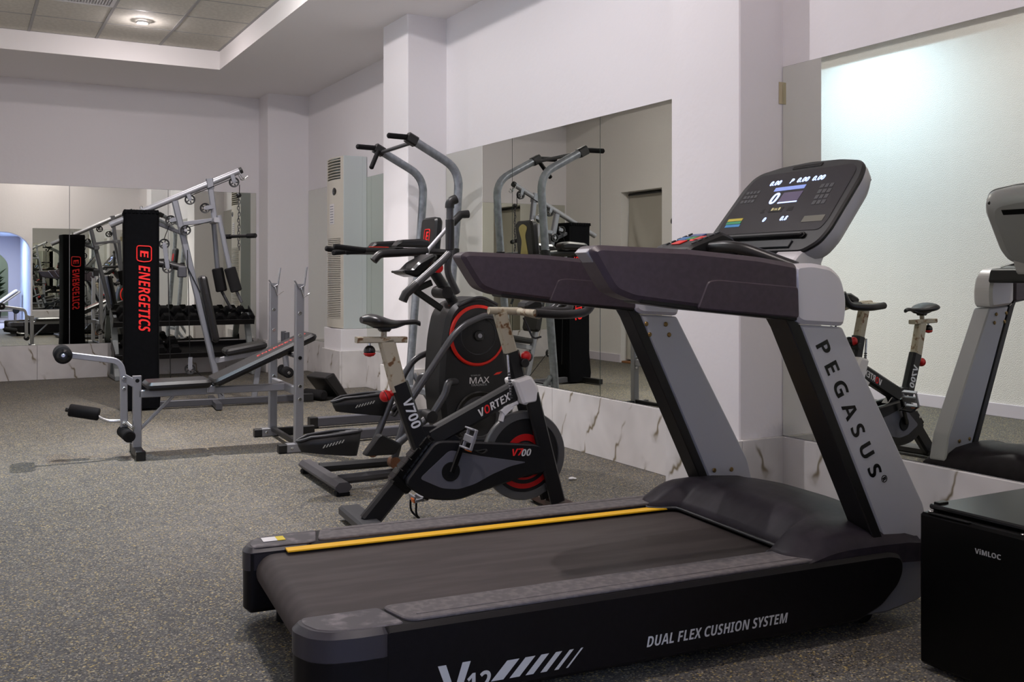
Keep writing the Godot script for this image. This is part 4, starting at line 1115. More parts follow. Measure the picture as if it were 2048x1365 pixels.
# ---------- weight bench with bar uprights
func bench() -> void:
	var t := thing("weight_bench", "inclined black weight bench with silver bar uprights and leg rollers", "weight bench", Vector3(0.92, 0, -6.4), -2.5)
	var Z := Vector3(0, 0, 1)
	var steel := mat(Color(0.56, 0.56, 0.575), 0.4, 0.45)
	part(t, "front_leg", MB.new().rect(v3s([0.02, 0.03, 0, 0.02, 0.482, 0]), 0.05, 0.05, Z, 0.005), steel)
	part(t, "front_foot", MB.new().rect(v3s([0.02, 0.028, -0.16, 0.02, 0.028, 0.2]), 0.05, 0.05, Vector3.RIGHT, 0.004), M.black)
	for z in [0.2, -0.15]:
		part(t, "end_cap", MB.new().box(Vector3(0.02, 0.028, z), Vector3(0.054, 0.056, 0.04), 0.003), M.gloss)
	part(t, "pin_hole", MB.new().cyl(Vector3(0.02, 0.455, 0.024), Vector3(0.02, 0.455, 0.028), 0.012, 14), M.matte)
	part(t, "seat_rail", MB.new().rect(v3s([0.03, 0.372, 0, 0.93, 0.372, 0]), 0.05, 0.045, Z, 0.004), steel)
	part(t, "rail_brace", MB.new().rect(v3s([0.23, 0.35, 0, 0.035, 0.155, 0]), 0.04, 0.016, Z, 0.003), steel)
	part(t, "link_plate", MB.new().rect(v3s([-0.058, 0.475, 0.015, 0.02, 0.43, 0.015]), 0.012, 0.05, Z, 0.003), steel)
	var lv := part(t, "leg_lever", MB.new().rect(v3s([-0.056, 0.49, 0, -0.054, 0.15, 0]), 0.042, 0.042, Z, 0.004), steel)
	part(lv, "curved_arm", MB.new().rect(fillet(v3s([-0.056, 0.47, 0, -0.075, 0.575, 0, -0.39, 0.628, 0]), 0.13, 8), 0.036, 0.036, Z, 0.004), M.silver)
	for q in [[-0.056, 0.475], [-0.055, 0.41], [-0.054, 0.2]]:
		part(lv, "bolt", MB.new().cyl(Vector3(q[0], q[1], 0.02), Vector3(q[0], q[1], 0.03), 0.011, 12, 0.004), M.chrome)
	part(lv, "upper_axle", MB.new().cyl(Vector3(-0.393, 0.629, -0.14), Vector3(-0.393, 0.629, 0.13), 0.012, 10), M.chrome)
	part(lv, "upper_roller", MB.new().cyl(Vector3(-0.393, 0.629, -0.12), Vector3(-0.393, 0.629, 0.12), 0.05, 24, 0.014), M.foam)
	part(lv, "roller_cap", MB.new().lathe(v2s([0, 0, 0.034, 0, 0.036, 0.006, 0.022, 0.01, 0.02, 0.004, 0, 0.004]), Transform3D(Basis(Vector3.RIGHT, PI / 2), Vector3(-0.393, 0.629, 0.118)), 24), M.gloss)
	part(lv, "lower_axle", MB.new().tube(fillet(v3s([-0.36, 0.29, -0.06, -0.22, 0.262, -0.03, -0.15, 0.215, 0.0, -0.054, 0.215, 0.0, -0.01, 0.18, 0.1]), 0.04, 4), 0.011, 10), M.chrome)
	part(lv, "long_roller", MB.new().cyl(Vector3(-0.355, 0.29, -0.06), Vector3(-0.19, 0.257, -0.025), 0.038, 20, 0.006), M.foam)
	part(lv, "roller_tip", MB.new().cyl(Vector3(-0.375, 0.294, -0.064), Vector3(-0.355, 0.29, -0.06), 0.014, 12), M.gloss)
	part(lv, "short_roller", MB.new().cyl(Vector3(-0.06, 0.15, -0.02), Vector3(-0.035, 0.135, 0.14), 0.036, 20, 0.006), M.foam)
	part(lv, "roller_bore", MB.new().cyl(Vector3(-0.035, 0.135, 0.139), Vector3(-0.0345, 0.1348, 0.142), 0.013, 12, 0.0005), M.matte)
	var pad := func(a: Vector2, b: Vector2, w: float, th: float, called: String) -> MeshInstance3D:
		var d := (b - a).normalized()
		var l := a.distance_to(b)
		var xb := Basis(Vector3(d.x, d.y, 0), Vector3(0, 0, -1), Vector3(-d.y, d.x, 0))
		return part(t, called, MB.new().prism(round_poly(v2s([0, -w, l, -w, l, w, 0, w]), 0.04, 5), -th / 2, th / 2, 0.017, Transform3D(xb, Vector3(a.x, a.y, 0)), true), M.vinyl)
	pad.call(Vector2(0.06, 0.423), Vector2(0.445, 0.427), 0.14, 0.05, "seat_pad")
	var bk: MeshInstance3D = pad.call(Vector2(0.455, 0.42), Vector2(1.1, 0.705), 0.14, 0.05, "back_pad")
	var bd := Vector2(0.645, 0.285).normalized()
	var bb := Basis(Vector3(bd.x, bd.y, 0), Vector3(0, 0, -1), Vector3(-bd.y, bd.x, 0))
	words(bk, "lettering", "ENERGETICS", 0.05, Transform3D(bb, Vector3(0.91, 0.62, 0.0) + bb.z * 0.026), mat(Color(0.6, 0.13, 0.11), 0.6), 0.1, 0.85)
	part(t, "hinge", MB.new().box(Vector3(0.45, 0.385, 0), Vector3(0.05, 0.05, 0.11), 0.006), M.silver)
	for s in [[0.33, 0.0], [-0.36, 0.0]]:
		var z: float = s[0]
		var p := part(t, "bar_upright", MB.new().rect(v3s([0.925, 0.03, z, 0.932, 1.04, z]), 0.05, 0.052, Z, 0.004), steel)
		var hz := z + 0.028
		part(p, "bar_hook", MB.new().rect(v3s([0.895, 1.062, hz, 0.925, 1.015, hz, 0.955, 1.03, hz, 0.972, 1.145, hz]), 0.022, 0.006, Z, 0.001), steel)
		part(p, "hook_tail", MB.new().tube(v3s([0.935, 1.02, hz, 0.95, 0.955, hz + 0.01, 0.99, 0.985, hz + 0.01]), 0.004, 6), M.chrome)
		for y in [0.861, 0.723, 0.584, 0.409, 0.329]:
			part(p, "hole_ring", MB.new().cyl(Vector3(0.93, y, z + 0.024), Vector3(0.93, y, z + 0.03), 0.012, 14, 0.003), M.chrome if y > 0.7 or y < 0.45 else M.gloss)
		part(t, "rear_foot", MB.new().rect(v3s([0.8, 0.028, z, 1.21, 0.028, z]), 0.05, 0.05, Z, 0.004), M.black)
		part(t, "foot_sleeve", MB.new().rect(v3s([0.85, 0.029, z, 0.95, 0.029, z]), 0.055, 0.055, Z, 0.004), steel)
		part(t, "foot_bolt", MB.new().cyl(Vector3(0.88, 0.03, z + 0.027), Vector3(0.88, 0.03, z + 0.034), 0.009, 10), M.chrome)
	part(t, "cross_bar", MB.new().rect(v3s([0.928, 0.372, -0.36, 0.928, 0.372, 0.33]), 0.03, 0.05, Vector3.RIGHT, 0.004), M.silver)
	part(t, "cross_bar", MB.new().rect(v3s([0.925, 0.05, -0.36, 0.925, 0.05, 0.33]), 0.03, 0.03, Vector3.RIGHT, 0.004), M.black)
	part(t, "back_support", MB.new().tube(v3s([0.94, 0.584, -0.36, 0.94, 0.584, 0.33]), 0.013, 10), M.darkgrey)
	part(t, "back_bracket", MB.new().rect(v3s([0.86, 0.57, 0.05, 1.02, 0.645, 0.05]), 0.03, 0.03, Z, 0.004), M.darkgrey)


# ---------- multi-gym with a covered weight stack
func pulley(t: Node3D, x: float, y: float, z: float, r := 0.042) -> void:
	var fx := Transform3D(Basis(Vector3.RIGHT, PI / 2), Vector3(x, y, z))
	var p := part(t, "pulley", MB.new().lathe(v2s([r * 0.72, -0.01, r, -0.012, r * 0.86, 0.0, r, 0.012, r * 0.72, 0.01, r * 0.72, -0.01]), fx, 26), M.black)
	part(p, "hub", MB.new().lathe(v2s([0, -0.012, r * 0.3, -0.012, r * 0.3, 0.012, 0, 0.012]), fx, 14), M.silver)
	for k in 5:
		var a := TAU * k / 5.0
		var c := Vector3(cos(a), sin(a), 0)
		part(p, "spoke", MB.new().rect([Vector3(x, y, z) + c * r * 0.25, Vector3(x, y, z) + c * r * 0.78], 0.012, 0.009, Vector3(0, 0, 1), 0.002), M.black)


func multi_gym() -> void:
	var t := thing("multi_gym", "grey multi-gym with pulleys and a black weight stack cover", "multi-gym", Vector3(1.386, 0, -8.493), -6.0)
	var Z := Vector3(0, 0, 1)
	var steel := mat(Color(0.52, 0.525, 0.55), 0.38, 0.45)
	var dark := mat(Color(0.3, 0.3, 0.32), 0.42, 0.4)
	part(t, "base_beam", MB.new().rect(v3s([-0.2, 0.04, 0, 1.28, 0.04, 0]), 0.055, 0.055, Z, 0.005), dark)
	part(t, "base_cap", MB.new().rect(v3s([1.13, 0.04, 0, 1.285, 0.04, 0]), 0.06, 0.062, Z, 0.005), M.black)
	part(t, "front_foot", MB.new().rect(v3s([0.47, 0.035, -0.3, 0.47, 0.035, 0.3]), 0.05, 0.05, Vector3.RIGHT, 0.005), dark)
	part(t, "rear_foot", MB.new().rect(v3s([-0.15, 0.035, -0.32, -0.15, 0.035, 0.32]), 0.05, 0.05, Vector3.RIGHT, 0.005), M.black)
	part(t, "front_post", MB.new().rect(v3s([0.153, 1.70, 0, 0.528, 0.05, 0]), 0.05, 0.05, Z, 0.008), steel)
	part(t, "top_beam", MB.new().tube(v3s([-0.34, 1.494, 0, 0.67, 1.97, 0]), 0.026, 14), M.silver)
	part(t, "beam_cap", MB.new().cyl(Vector3(0.665, 1.967, 0), Vector3(0.69, 1.979, 0), 0.028), M.black)
	part(t, "beam_hook", MB.new().tube(fillet(v3s([0.67, 1.95, 0.02, 0.7, 1.9, 0.02, 0.735, 1.925, 0.02]), 0.015, 4), 0.006, 6).tube(fillet(v3s([0.66, 1.945, -0.02, 0.69, 1.89, -0.02, 0.72, 1.905, -0.02]), 0.015, 4), 0.006, 6), M.chrome)
	part(t, "drop_post", MB.new().rect(v3s([0.428, 1.87, 0, 0.468, 1.55, 0]), 0.045, 0.045, Z, 0.006), steel)
	part(t, "beam_bracket", MB.new().rect(v3s([0.425, 1.895, 0, 0.436, 1.81, 0]), 0.06, 0.055, Z, 0.006), steel)
	part(t, "link_bar", MB.new().rect(v3s([0.215, 1.515, 0, 0.47, 1.552, 0]), 0.035, 0.035, Z, 0.004), steel)
	part(t, "fly_axle", MB.new().rect(v3s([0.47, 1.545, -0.17, 0.47, 1.545, 0.17]), 0.05, 0.04, Vector3.RIGHT, 0.006), M.silver)
	for s in [[0.15, 0.484, 1.584, 0.523, 1.382, 0.57, 1.155, 0.626, 0.959, 0.665, 0.867], [-0.15, 0.474, 1.56, 0.492, 1.357, 0.507, 1.152, 0.543, 0.955, 0.616, 0.809]]:
		var z: float = s[0]
		var f := part(t, "fly_arm", MB.new().tube(fillet(v3s([s[1], s[2], z, s[3], s[4], z, s[5], s[6], z, s[7], s[8], z]), 0.05, 5), 0.021, 14), steel)
		part(f, "foam_pad", MB.new().cyl(Vector3(s[5], s[6], z), Vector3(s[7], s[8], z), 0.047, 22, 0.008), M.foam)
		part(f, "handle_tail", MB.new().tube(v3s([s[7], s[8], z, s[9], s[10], z + 0.02]), 0.013, 10), M.darkgrey)
	part(t, "post_joint", MB.new().box(Vector3(0.215, 1.46, 0), Vector3(0.06, 0.07, 0.09), 0.008), steel)
	part(t, "strut", MB.new().rect(v3s([0.03, 1.51, 0, 0.2, 1.44, 0]), 0.03, 0.03, Z, 0.004), dark)
	part(t, "press_arm", MB.new().tube(v3s([-0.05, 1.2, 0, 0.12, 1.175, 0, 0.23, 1.15, 0]), 0.03, 14), M.vinyl)
	part(t, "press_bracket", MB.new().box(Vector3(0.21, 1.12, 0), Vector3(0.07, 0.09, 0.1), 0.008), dark)
	for q in [[0.269, 1.713], [0.389, 1.647], [0.119, 1.539], [0.232, 1.46], [0.621, 1.869], [0.069, 1.348], [0.095, 1.15], [0.269, 0.321]]:
		pulley(t, q[0], q[1], 0.035 if q[1] != 1.46 else 0.07)
	for q in [[0.269, 1.713, 0.255, 1.757], [0.389, 1.647, 0.45, 1.66], [0.119, 1.539, 0.16, 1.55], [0.621, 1.869, 0.605, 1.93], [0.069, 1.348, 0.095, 1.15], [0.269, 0.321, 0.272, 0.42]]:
		part(t, "pulley_bracket", MB.new().rect(v3s([q[0], q[1], 0.05, q[2], q[3], 0.05]), 0.006, 0.034, Z, 0.002), steel)
	for q in [[0.069, 1.39, 0.119, 1.53], [0.1, 1.12, 0.119, 0.2], [0.269, 0.42, 0.25, 1.3], [0.665, 1.85, 0.664, 1.76], [0.27, 1.745, 0.6, 1.895], [0.23, 1.48, 0.44, 1.54], [0.255, 1.15, 0.35, 0.95], [0.31, 0.31, 0.53, 0.09]]:
		part(t, "cable", MB.new().tube(v3s([q[0], q[1], 0.035, q[2], q[3], 0.035]), 0.0035, 6), M.matte)
	# seat, back rest and leg developer
	var pad := func(a: Vector2, b: Vector2, w: float, called: String) -> void:
		var d := (b - a).normalized()
		var l := a.distance_to(b)
		var xb := Basis(Vector3(d.x, d.y, 0), Vector3(0, 0, -1), Vector3(-d.y, d.x, 0))
		part(t, called, MB.new().prism(round_poly(v2s([0, -w, l, -w, l, w, 0, w]), 0.04, 5), -0.028, 0.028, 0.017, Transform3D(xb, Vector3(a.x, a.y, 0)), true), M.vinyl)
	pad.call(Vector2(0.472, 0.54), Vector2(0.365, 1.09), 0.13, "back_pad")
	pad.call(Vector2(0.54, 0.45), Vector2(0.88, 0.51), 0.15, "seat_pad")
	part(t, "seat_tube", MB.new().rect(v3s([0.45, 0.375, 0, 0.62, 0.405, 0, 0.92, 0.45, 0]), 0.045, 0.045, Z, 0.005), M.silver)
	part(t, "seat_leg", MB.new().rect(v3s([0.84, 0.44, 0, 0.79, 0.06, 0]), 0.045, 0.045, Z, 0.005), steel)
	part(t, "leg_developer", MB.new().rect(v3s([0.93, 0.46, 0, 1.05, 0.42, 0, 1.07, 0.22, 0]), 0.04, 0.04, Z, 0.005), steel)
	for z in [0.1, -0.1]:
		part(t, "leg_roller", MB.new().cyl(Vector3(1.05, 0.272, z - 0.06), Vector3(1.05, 0.272, z + 0.06), 0.045, 20, 0.01), M.foam)
		part(t, "hand_post", MB.new().cyl(Vector3(1.05, 0.46, z * 0.8), Vector3(1.05, 0.61, z * 0.8), 0.022, 14), dark)
	part(t, "roller_axle", MB.new().cyl(Vector3(1.05, 0.272, -0.18), Vector3(1.05, 0.272, 0.18), 0.012, 10), M.chrome)
	part(t, "post_bar", MB.new().rect(v3s([1.05, 0.46, -0.1, 1.05, 0.46, 0.1]), 0.035, 0.035, Vector3.RIGHT, 0.004), dark)
	# weight stack under its printed cover
	var rings := []
	for q in [[0.02, 1.04, 0.16], [0.1, 1.08, 0.165], [0.3, 1.0, 0.15], [0.8, 0.98, 0.15], [1.3, 1.0, 0.15], [1.56, 1.01, 0.152], [1.6, 1.03, 0.156], [1.62, 0.98, 0.15]]:
		var r := []
		for p in round_poly(v2s([-0.135, -0.14, 0.135, -0.14, 0.135, 0.14, -0.135, 0.14]), 0.03, 3):
			r.append(Vector3(-0.105 + p.x * q[1], q[0], -0.1 - p.y * q[2] / 0.14))
		rings.append(r)
	var cloth := tri_mat(grain(noise(121, 0.03, 3), 256, Color(0.022, 0.023, 0.032), Color(0.04, 0.042, 0.055)), 3.0, 0.85)
	cloth.metallic_specular = 0.2
	cloth.uv1_world_triplanar = false
	var cv := part(t, "stack_cover", MB.new().loft(rings, true, true), cloth)
	for k in 9:
		part(cv, "gather", MB.new().box(Vector3(-0.225 + k * 0.03, 1.605, 0.058), Vector3(0.022, 0.03, 0.008), 0.003, Basis(Vector3.BACK, 0.15 * ((k % 3) - 1))), cloth)
	part(cv, "seam", MB.new().box(Vector3(0.028, 0.85, 0.053), Vector3(0.004, 1.45, 0.004), 0.001), M.matte)
	for s in [1.0, -1.0]:
		var zf := 0.0535 if s > 0 else -0.2535
		var rb := Basis(Vector3.BACK, -PI / 2) if s > 0 else Basis(Vector3.UP, PI) * Basis(Vector3.BACK, -PI / 2)
		words(cv, "lettering", "ENERGETICS", 0.085, Transform3D(rb, Vector3(-0.085, 0.905, zf)), M.bright_red, 0.18, 0.76)
		words(cv, "emblem", "E", 0.062, Transform3D(rb, Vector3(-0.085, 1.265, zf)), M.bright_red, 0.12, 1.4)
		var fz: float = zf + 0.001 * s
		part(cv, "emblem_frame", MB.new().tube(fillet(v3s([-0.085, 1.2, fz, -0.14, 1.21, fz, -0.14, 1.33, fz, -0.03, 1.325, fz, -0.03, 1.205, fz, -0.085, 1.2, fz]), 0.02, 3), 0.005, 6), M.bright_red)
	part(t, "guide_rod", MB.new().cyl(Vector3(-0.1, 1.55, -0.1), Vector3(-0.1, 1.66, -0.1), 0.012, 10), M.chrome)
	# lat bar on its chain
	var lb := part(t, "lat_bar", MB.new().cyl(Vector3(0.56, 1.42, -0.2), Vector3(0.77, 1.42, 0.2), 0.014, 12), M.black)
	part(lb, "bar_grip", MB.new().cyl(Vector3(0.56, 1.42, -0.2), Vector3(0.61, 1.42, -0.105), 0.02, 14), M.foam)
	part(lb, "bar_grip", MB.new().cyl(Vector3(0.72, 1.42, 0.105), Vector3(0.77, 1.42, 0.2), 0.02, 14), M.foam)
	part(lb, "stop_ball", MB.new().ball(Vector3(0.664, 1.765, 0.0), Vector3(0.022, 0.022, 0.022), 14), M.black)
	for k in 17:
		var c := Vector3(0.664 + 0.004 * sin(k * 1.7), 1.735 - k * 0.026, 0.0)
		var ax := Vector3(1, 0, 0) if k % 2 else Vector3(0, 0, 1)
		var pts := []
		for j in 11:
			var a := TAU * j / 10.0
			pts.append(c + ax * cos(a) * 0.009 + Vector3.UP * sin(a) * 0.018)
		part(lb, "chain_link", MB.new().tube(pts, 0.0035, 6, false), M.darkgrey)


func rack_and_dumbbells() -> void:
	var t := thing("dumbbell_rack", "two-tier grey and black dumbbell rack against the back mirrors", "dumbbell rack", Vector3(2.12, 0, -11.15))
	var leg := mat(Color(0.55, 0.57, 0.57), 0.5, 0.2)
	for x in [-0.7, 0.7]:
		part(t, "leg", MB.new().rect(v3s([x, 0.03, 0.17, x, 0.66, -0.13]), 0.06, 0.05, Vector3.RIGHT, 0.005), leg)
		part(t, "leg", MB.new().rect(v3s([x, 0.03, -0.19, x, 0.3, -0.02]), 0.06, 0.05, Vector3.RIGHT, 0.005), leg)
		part(t, "foot", MB.new().rect(v3s([x, 0.025, -0.22, x, 0.025, 0.24]), 0.06, 0.04, Vector3.RIGHT, 0.005), leg)
	var tilt := Basis(Vector3.RIGHT, deg_to_rad(22.0))
	for y in [0.61, 0.27]:
		var z := -0.03 if y > 0.5 else 0.06
		var sh := part(t, "shelf", MB.new().box(Vector3(0, y, z), Vector3(1.46, 0.012, 0.3), 0.003, tilt), M.black)
		part(sh, "front_lip", MB.new().box(Vector3(0, y, z) + tilt * Vector3(0, 0.025, 0.15), Vector3(1.46, 0.06, 0.012), 0.003, tilt), M.black)
		part(sh, "back_lip", MB.new().box(Vector3(0, y, z) + tilt * Vector3(0, 0.02, -0.15), Vector3(1.46, 0.05, 0.012), 0.003, tilt), M.black)
		for x in [-0.73, 0.73]:
			part(sh, "end_plate", MB.new().box(Vector3(x, y, z) + tilt * Vector3(0, 0.04, 0), Vector3(0.008, 0.1, 0.3), 0.002, tilt), M.black)
	var hexa := []
	for k in 6:
		hexa.append(Vector2.from_angle(TAU * k / 6.0) * 0.577)
	var n := 0
	var ranks := ["first", "second", "third", "fourth", "fifth", "sixth", "seventh", "eighth", "ninth", "tenth", "eleventh"]
	for row in [[10, 0.61, -0.03, -0.61, 0.138], [4, 0.27, 0.06, -0.58, 0.15]]:
		for k in row[0]:
			var d: float = 0.118 - 0.003 * k if row[1] > 0.5 else 0.12
			var where := "top" if row[1] > 0.5 else "lower"
			var o := thing("dumbbell", "black hex dumbbell, %s from the left on the %s tier of the rack" % [ranks[k], where], "dumbbell", Vector3(2.12 + row[3] + k * row[4], row[1], -11.15 + row[2]) + tilt * Vector3(0, 0.007 + d * 0.5, 0), 0, "hex dumbbells on the rack")
			o.basis = tilt
			for s in [-1.0, 1.0]:
				var pl := []
				for h in hexa:
					pl.append(h * d)
				part(o, "head", MB.new().prism(pl, s * 0.1 - 0.036, s * 0.1 + 0.036, 0.01), M.matte)
			part(o, "handle", MB.new().cyl(Vector3(0, 0, -0.07), Vector3(0, 0, 0.07), 0.016, 12), M.chrome)
			n += 1


func air_conditioner() -> void:
	# x out of the wall is -x; the unit stands on its plinth
	var t := thing("air_conditioner", "tall cream floor-standing air conditioner on a white plinth", "air conditioner", Vector3(3.345, 0.572, -9.445))
	var cream := mat(Color(0.83, 0.81, 0.76), 0.4)
	var pale := mat(Color(0.8, 0.83, 0.83), 0.4)
	# a hollow cabinet: back, sides, top, bottom and two inner shelves; the bowed front is left open at the grilles
	part(t, "cabinet", MB.new().box(Vector3(0.105, 0.839, 0), Vector3(0.05, 1.678, 0.506), 0.004), pale)
	for z in [-0.248, 0.248]:
		part(t, "side_panel", MB.new().box(Vector3(-0.012, 0.839, z), Vector3(0.19, 1.678, 0.01), 0.003), pale)
	for y in [0.006, 0.89, 1.44, 1.672]:
		part(t, "shelf", MB.new().box(Vector3(-0.012, y, 0), Vector3(0.186, 0.01, 0.488)), pale)
	var bow := func(z: float) -> float: return -0.106 - 0.035 * sin(PI * clampf((z + 0.245) / 0.49, 0.0, 1.0))
	var strip := func(called: String, y: float, h: float, proud: float, deep: float, m: Material, w := 0.4, cz := 0.0) -> void:
		var r := []
		for k in 11:
			var z := cz + lerpf(-w / 2, w / 2, k / 10.0)
			var x: float = bow.call(z)
			r.append([Vector3(x + deep, y - h / 2, z), Vector3(x - proud, y - h / 2, z), Vector3(x - proud, y + h / 2, z), Vector3(x + deep, y + h / 2, z)])
		part(t, called, MB.new().loft(r, true, false), m)
	strip.call("front_panel", 0.05, 0.09, 0.0, 0.012, cream, 0.498)
	strip.call("front_panel", 1.168, 0.576, 0.0, 0.012, cream, 0.498)
	strip.call("front_panel", 1.669, 0.012, 0.0, 0.012, cream, 0.498)
	for s in [-1.0, 1.0]:
		strip.call("grille_frame", 0.488, 0.786, 0.0, 0.012, cream, 0.058, s * 0.22)
		strip.call("outlet_frame", 1.56, 0.21, 0.0, 0.012, cream, 0.06, s * 0.219)
	for k in 44:
		strip.call("intake_slat", 0.104 + k * 0.0178, 0.0115, 0.001, 0.02, cream, 0.384)
	for k in 7:
		strip.call("outlet_louver", 1.475 + k * 0.028, 0.007, 0.004, 0.03, cream, 0.38)
	part(t, "control_dial", MB.new().lathe(v2s([0, 0, 0.05, 0, 0.05, 0.012, 0.03, 0.018, 0, 0.018]), Transform3D(Basis(Vector3.BACK, PI / 2) * Basis.from_scale(Vector3(0.75, 1, 1)), Vector3(-0.128, 1.34, 0.06)), 24), M.gloss)
	strip.call("notice_paper", 1.12, 0.2, 0.002, 0.0, M.white, 0.13, 0.0)
	for k in 7:
		strip.call("notice_print", 1.04 + k * 0.026, 0.008, 0.0026, 0.0, M.print, 0.09, 0.0)


func fridge() -> void:
	var t := thing("mini_fridge", "small glossy black fridge standing beside the treadmill", "fridge", Vector3(2.345, 0, -1.66), 0.0)
	var blk := mat(Color(0.012, 0.012, 0.013), 0.3, 0.0, 0.3)
	part(t, "cabinet", MB.new().box(Vector3(0.255, 0.227, 0), Vector3(0.41, 0.43, 0.44), 0.006), blk)
	part(t, "top_board", MB.new().box(Vector3(0.255, 0.447, 0), Vector3(0.43, 0.014, 0.446), 0.004), mat(Color(0.07, 0.075, 0.08), 0.28))
	part(t, "door", MB.new().box(Vector3(0.02, 0.226, 0), Vector3(0.044, 0.422, 0.444), 0.008), blk)
	part(t, "grip_recess", MB.new().box(Vector3(0.006, 0.438, -0.13), Vector3(0.012, 0.004, 0.13), 0.0015), M.matte)
	part(t, "hinge", MB.new().box(Vector3(0.07, 0.456, -0.205), Vector3(0.04, 0.008, 0.02), 0.002), blk)
	part(t, "hinge_pin", MB.new().cyl(Vector3(0.02, 0.437, -0.2), Vector3(0.02, 0.442, -0.2), 0.008, 12), M.chrome)
	part(t, "hinge_pin", MB.new().cyl(Vector3(0.012, 0.437, 0.08), Vector3(0.012, 0.442, 0.08), 0.005, 12), M.chrome)
	for q in [[0.06, 0.19], [0.06, -0.19], [0.42, 0.19], [0.42, -0.19]]:
		part(t, "foot", MB.new().cyl(Vector3(q[0], 0, q[1]), Vector3(q[0], 0.02, q[1]), 0.016, 12), M.matte)
	words(t, "lettering", "ViMLOC", 0.013, Transform3D(Basis(Vector3.UP, -PI / 2), Vector3(-0.0025, 0.37, -0.008)), mat(Color(0.6, 0.6, 0.6), 0.4), 0.0, 1.1)


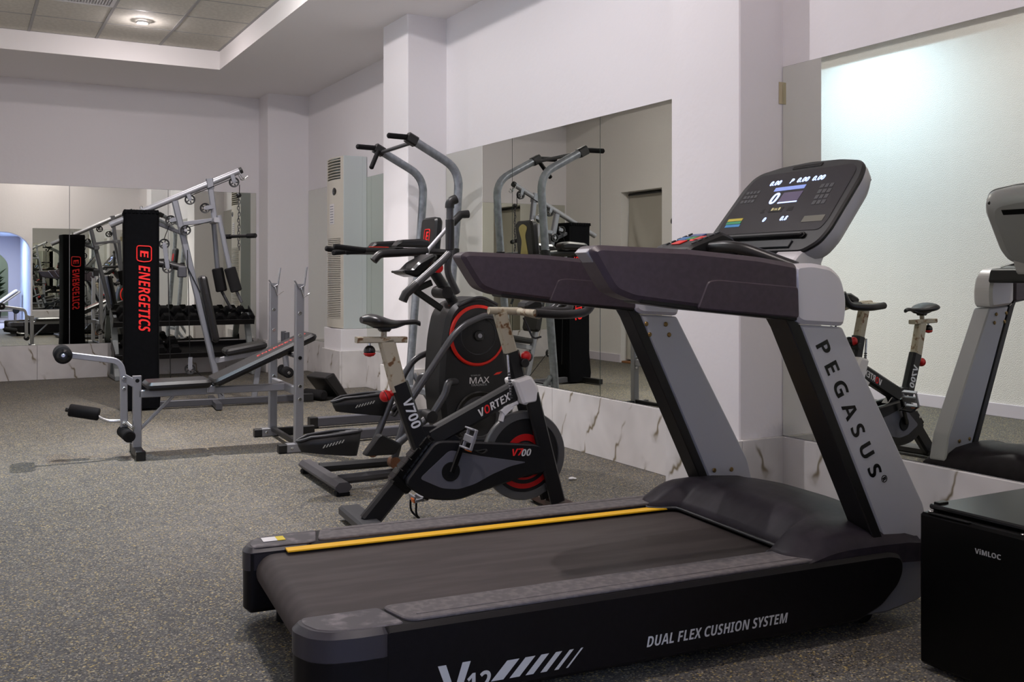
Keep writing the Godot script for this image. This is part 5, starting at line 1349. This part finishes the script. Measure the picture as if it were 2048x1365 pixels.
func small_things() -> void:
	# folded exercise pads on the floor in front of the air conditioner
	var a := thing("exercise_pad", "black wedge pad leaning on a roller near the air conditioner", "exercise pad", Vector3(2.86, 0, -8.5), 20.0)
	part(a, "pad", MB.new().prism(round_poly(v2s([0.0, 0.02, -0.16, 0.2, -0.05, 0.24, 0.11, 0.03]), 0.02, 4), -0.14, 0.14, 0.015, Transform3D(), true), M.vinyl)
	part(a, "roller", MB.new().cyl(Vector3(-0.16, 0.05, -0.13), Vector3(-0.16, 0.05, 0.13), 0.045, 18, 0.01), M.foam)
	part(a, "base", MB.new().box(Vector3(-0.02, 0.012, 0), Vector3(0.3, 0.024, 0.2), 0.006), M.black)
	# doorway curtain on the left wall
	var c := thing("door_curtain", "pale curtain hung across the doorway, gathered to one side", "curtain", Vector3(XL - 0.12, 0, -9.775))
	var rows := []
	for i in 29:
		var v := i / 28.0
		var y := lerpf(2.08, 0.06, v)
		var r := []
		for j in 41:
			var s := j / 40.0
			var sag := smoothstep(0.0, 0.55, v)
			var pull := lerpf(s, s * s * 0.55 + 0.02, sag * 0.0)
			var z := lerpf(-0.4, 0.4, pull)
			var u := v - 0.32 * sin(PI * s)
			var x := 0.07 * smoothstep(0.0, 0.35, u) * sin(s * 16.0 + 0.6) * (0.35 + 0.65 * v) + 0.05 * sin(PI * s) * exp(-pow((u - 0.02) / 0.09, 2.0))
			r.append(Vector3(x, y - 0.05 * sin(PI * s) * v, z))
		rows.append(r)
	var cm := mat(Color(0.68, 0.66, 0.62), 0.9)
	cm.cull_mode = BaseMaterial3D.CULL_DISABLED
	part(c, "fabric", MB.new().loft(rows, false, true, false), cm)
	part(c, "rod", MB.new().cyl(Vector3(0, 2.09, -0.41), Vector3(0, 2.09, 0.41), 0.012, 10), M.darkgrey)
	# lounger and towel in the passage
	var l := thing("lounge_chair", "beige lounge chair with raised back, seen in the back mirror", "lounge chair", Vector3(0.5, 0, 2.45), 0.0)
	var fr := mat(Color(0.5, 0.45, 0.4), 0.5)
	part(l, "frame", MB.new().tube(fillet(v3s([-0.8, 0.28, 0.3, 0.75, 0.28, 0.3]), 0.05), 0.022, 10).tube(v3s([-0.8, 0.28, -0.3, 0.75, 0.28, -0.3]), 0.022, 10), fr)
	for q in [[-0.65, 0.3], [-0.65, -0.3], [0.6, 0.3], [0.6, -0.3]]:
		part(l, "leg", MB.new().cyl(Vector3(q[0], 0, q[1]), Vector3(q[0], 0.28, q[1]), 0.018, 10), fr)
	part(l, "seat_sling", MB.new().box(Vector3(-0.3, 0.3, 0), Vector3(1.0, 0.04, 0.58), 0.015), mat(Color(0.6, 0.55, 0.5), 0.8))
	part(l, "back_sling", MB.new().box(Vector3(0.42, 0.5, 0), Vector3(0.7, 0.04, 0.58), 0.015, Basis(Vector3.BACK, 0.65)), mat(Color(0.6, 0.55, 0.5), 0.8))
	part(l, "wheel", MB.new().cyl(Vector3(0.6, 0.28, -0.36), Vector3(0.6, 0.28, -0.32), 0.07, 22), M.matte)
	var w := thing("towel", "folded white striped towel on the lounge chair back", "towel", Vector3(0.5, 0.0, 2.45), 0.0)
	part(w, "cloth", MB.new().box(Vector3(0.395, 0.565, 0), Vector3(0.6, 0.05, 0.5), 0.02, Basis(Vector3.BACK, 0.65)), mat(Color(0.86, 0.84, 0.83), 0.9))
	for k in 3:
		part(w, "stripe", MB.new().box(Vector3(0.395, 0.565, 0) + Basis(Vector3.BACK, 0.65) * Vector3(0, 0.0255, -0.12 + k * 0.12), Vector3(0.56, 0.002, 0.03), 0.0005, Basis(Vector3.BACK, 0.65)), mat(Color(0.7, 0.62, 0.58), 0.9))
	# plants beyond the second arch
	var rng := RandomNumberGenerator.new()
	rng.seed = 5
	for p in [[0.15, 5.0, 1.5, "tall dark green potted plant beyond the second arch"], [0.75, 5.4, 1.2, "smaller potted plant beyond the second arch, right of the tall one"]]:
		var pt := thing("potted_plant", p[3], "plant", Vector3(p[0], 0, p[1]), 0, "plants beyond the passage")
		part(pt, "pot", MB.new().lathe(v2s([0, 0, 0.14, 0, 0.19, 0.34, 0.17, 0.34, 0.16, 0.3, 0, 0.3])), M.darkgrey)
		part(pt, "stem", MB.new().cyl(Vector3(0, 0.28, 0), Vector3(0.02, p[2] * 0.75, 0), 0.02, 8), mat(Color(0.2, 0.15, 0.1), 0.8))
		for k in 34:
			var base := Vector3(0.01, lerpf(0.4, p[2] * 0.8, rng.randf()), 0)
			var d := Vector3(rng.randf_range(-1, 1), rng.randf_range(0.1, 1.0), rng.randf_range(-1, 1)).normalized()
			var e := base + d * rng.randf_range(0.25, 0.45)
			var mid := base.lerp(e, 0.5) + Vector3.UP * 0.05
			var sd := d.cross(Vector3.UP).normalized() * 0.045
			var m := MB.new()
			m.grp(false)
			m.quad(base, mid - sd, e, mid + sd)
			m.quad(base, mid + sd, e, mid - sd)
			part(pt, "leaf", m, M.leaf if k % 2 else M.leaf2)
	var sc := thing("paper_scrap", "tiny crumpled white paper scrap on the floor behind the bike", "paper", Vector3(2.86, 0.0, -4.5))
	part(sc, "scrap", MB.new().ball(Vector3(0, 0.008, 0), Vector3(0.02, 0.008, 0.014), 9).ball(Vector3(0.016, 0.006, 0.006), Vector3(0.01, 0.006, 0.012), 7), M.white)


func _ready() -> void:
	camera_and_light()
	make_materials()
	room()
	mirrors()
	passage()
	for q in LAMPS:
		downlight(q)
	treadmill()
	spin_bike()
	stepper()
	tower()
	bench()
	multi_gym()
	rack_and_dumbbells()
	air_conditioner()
	fridge()
	small_things()
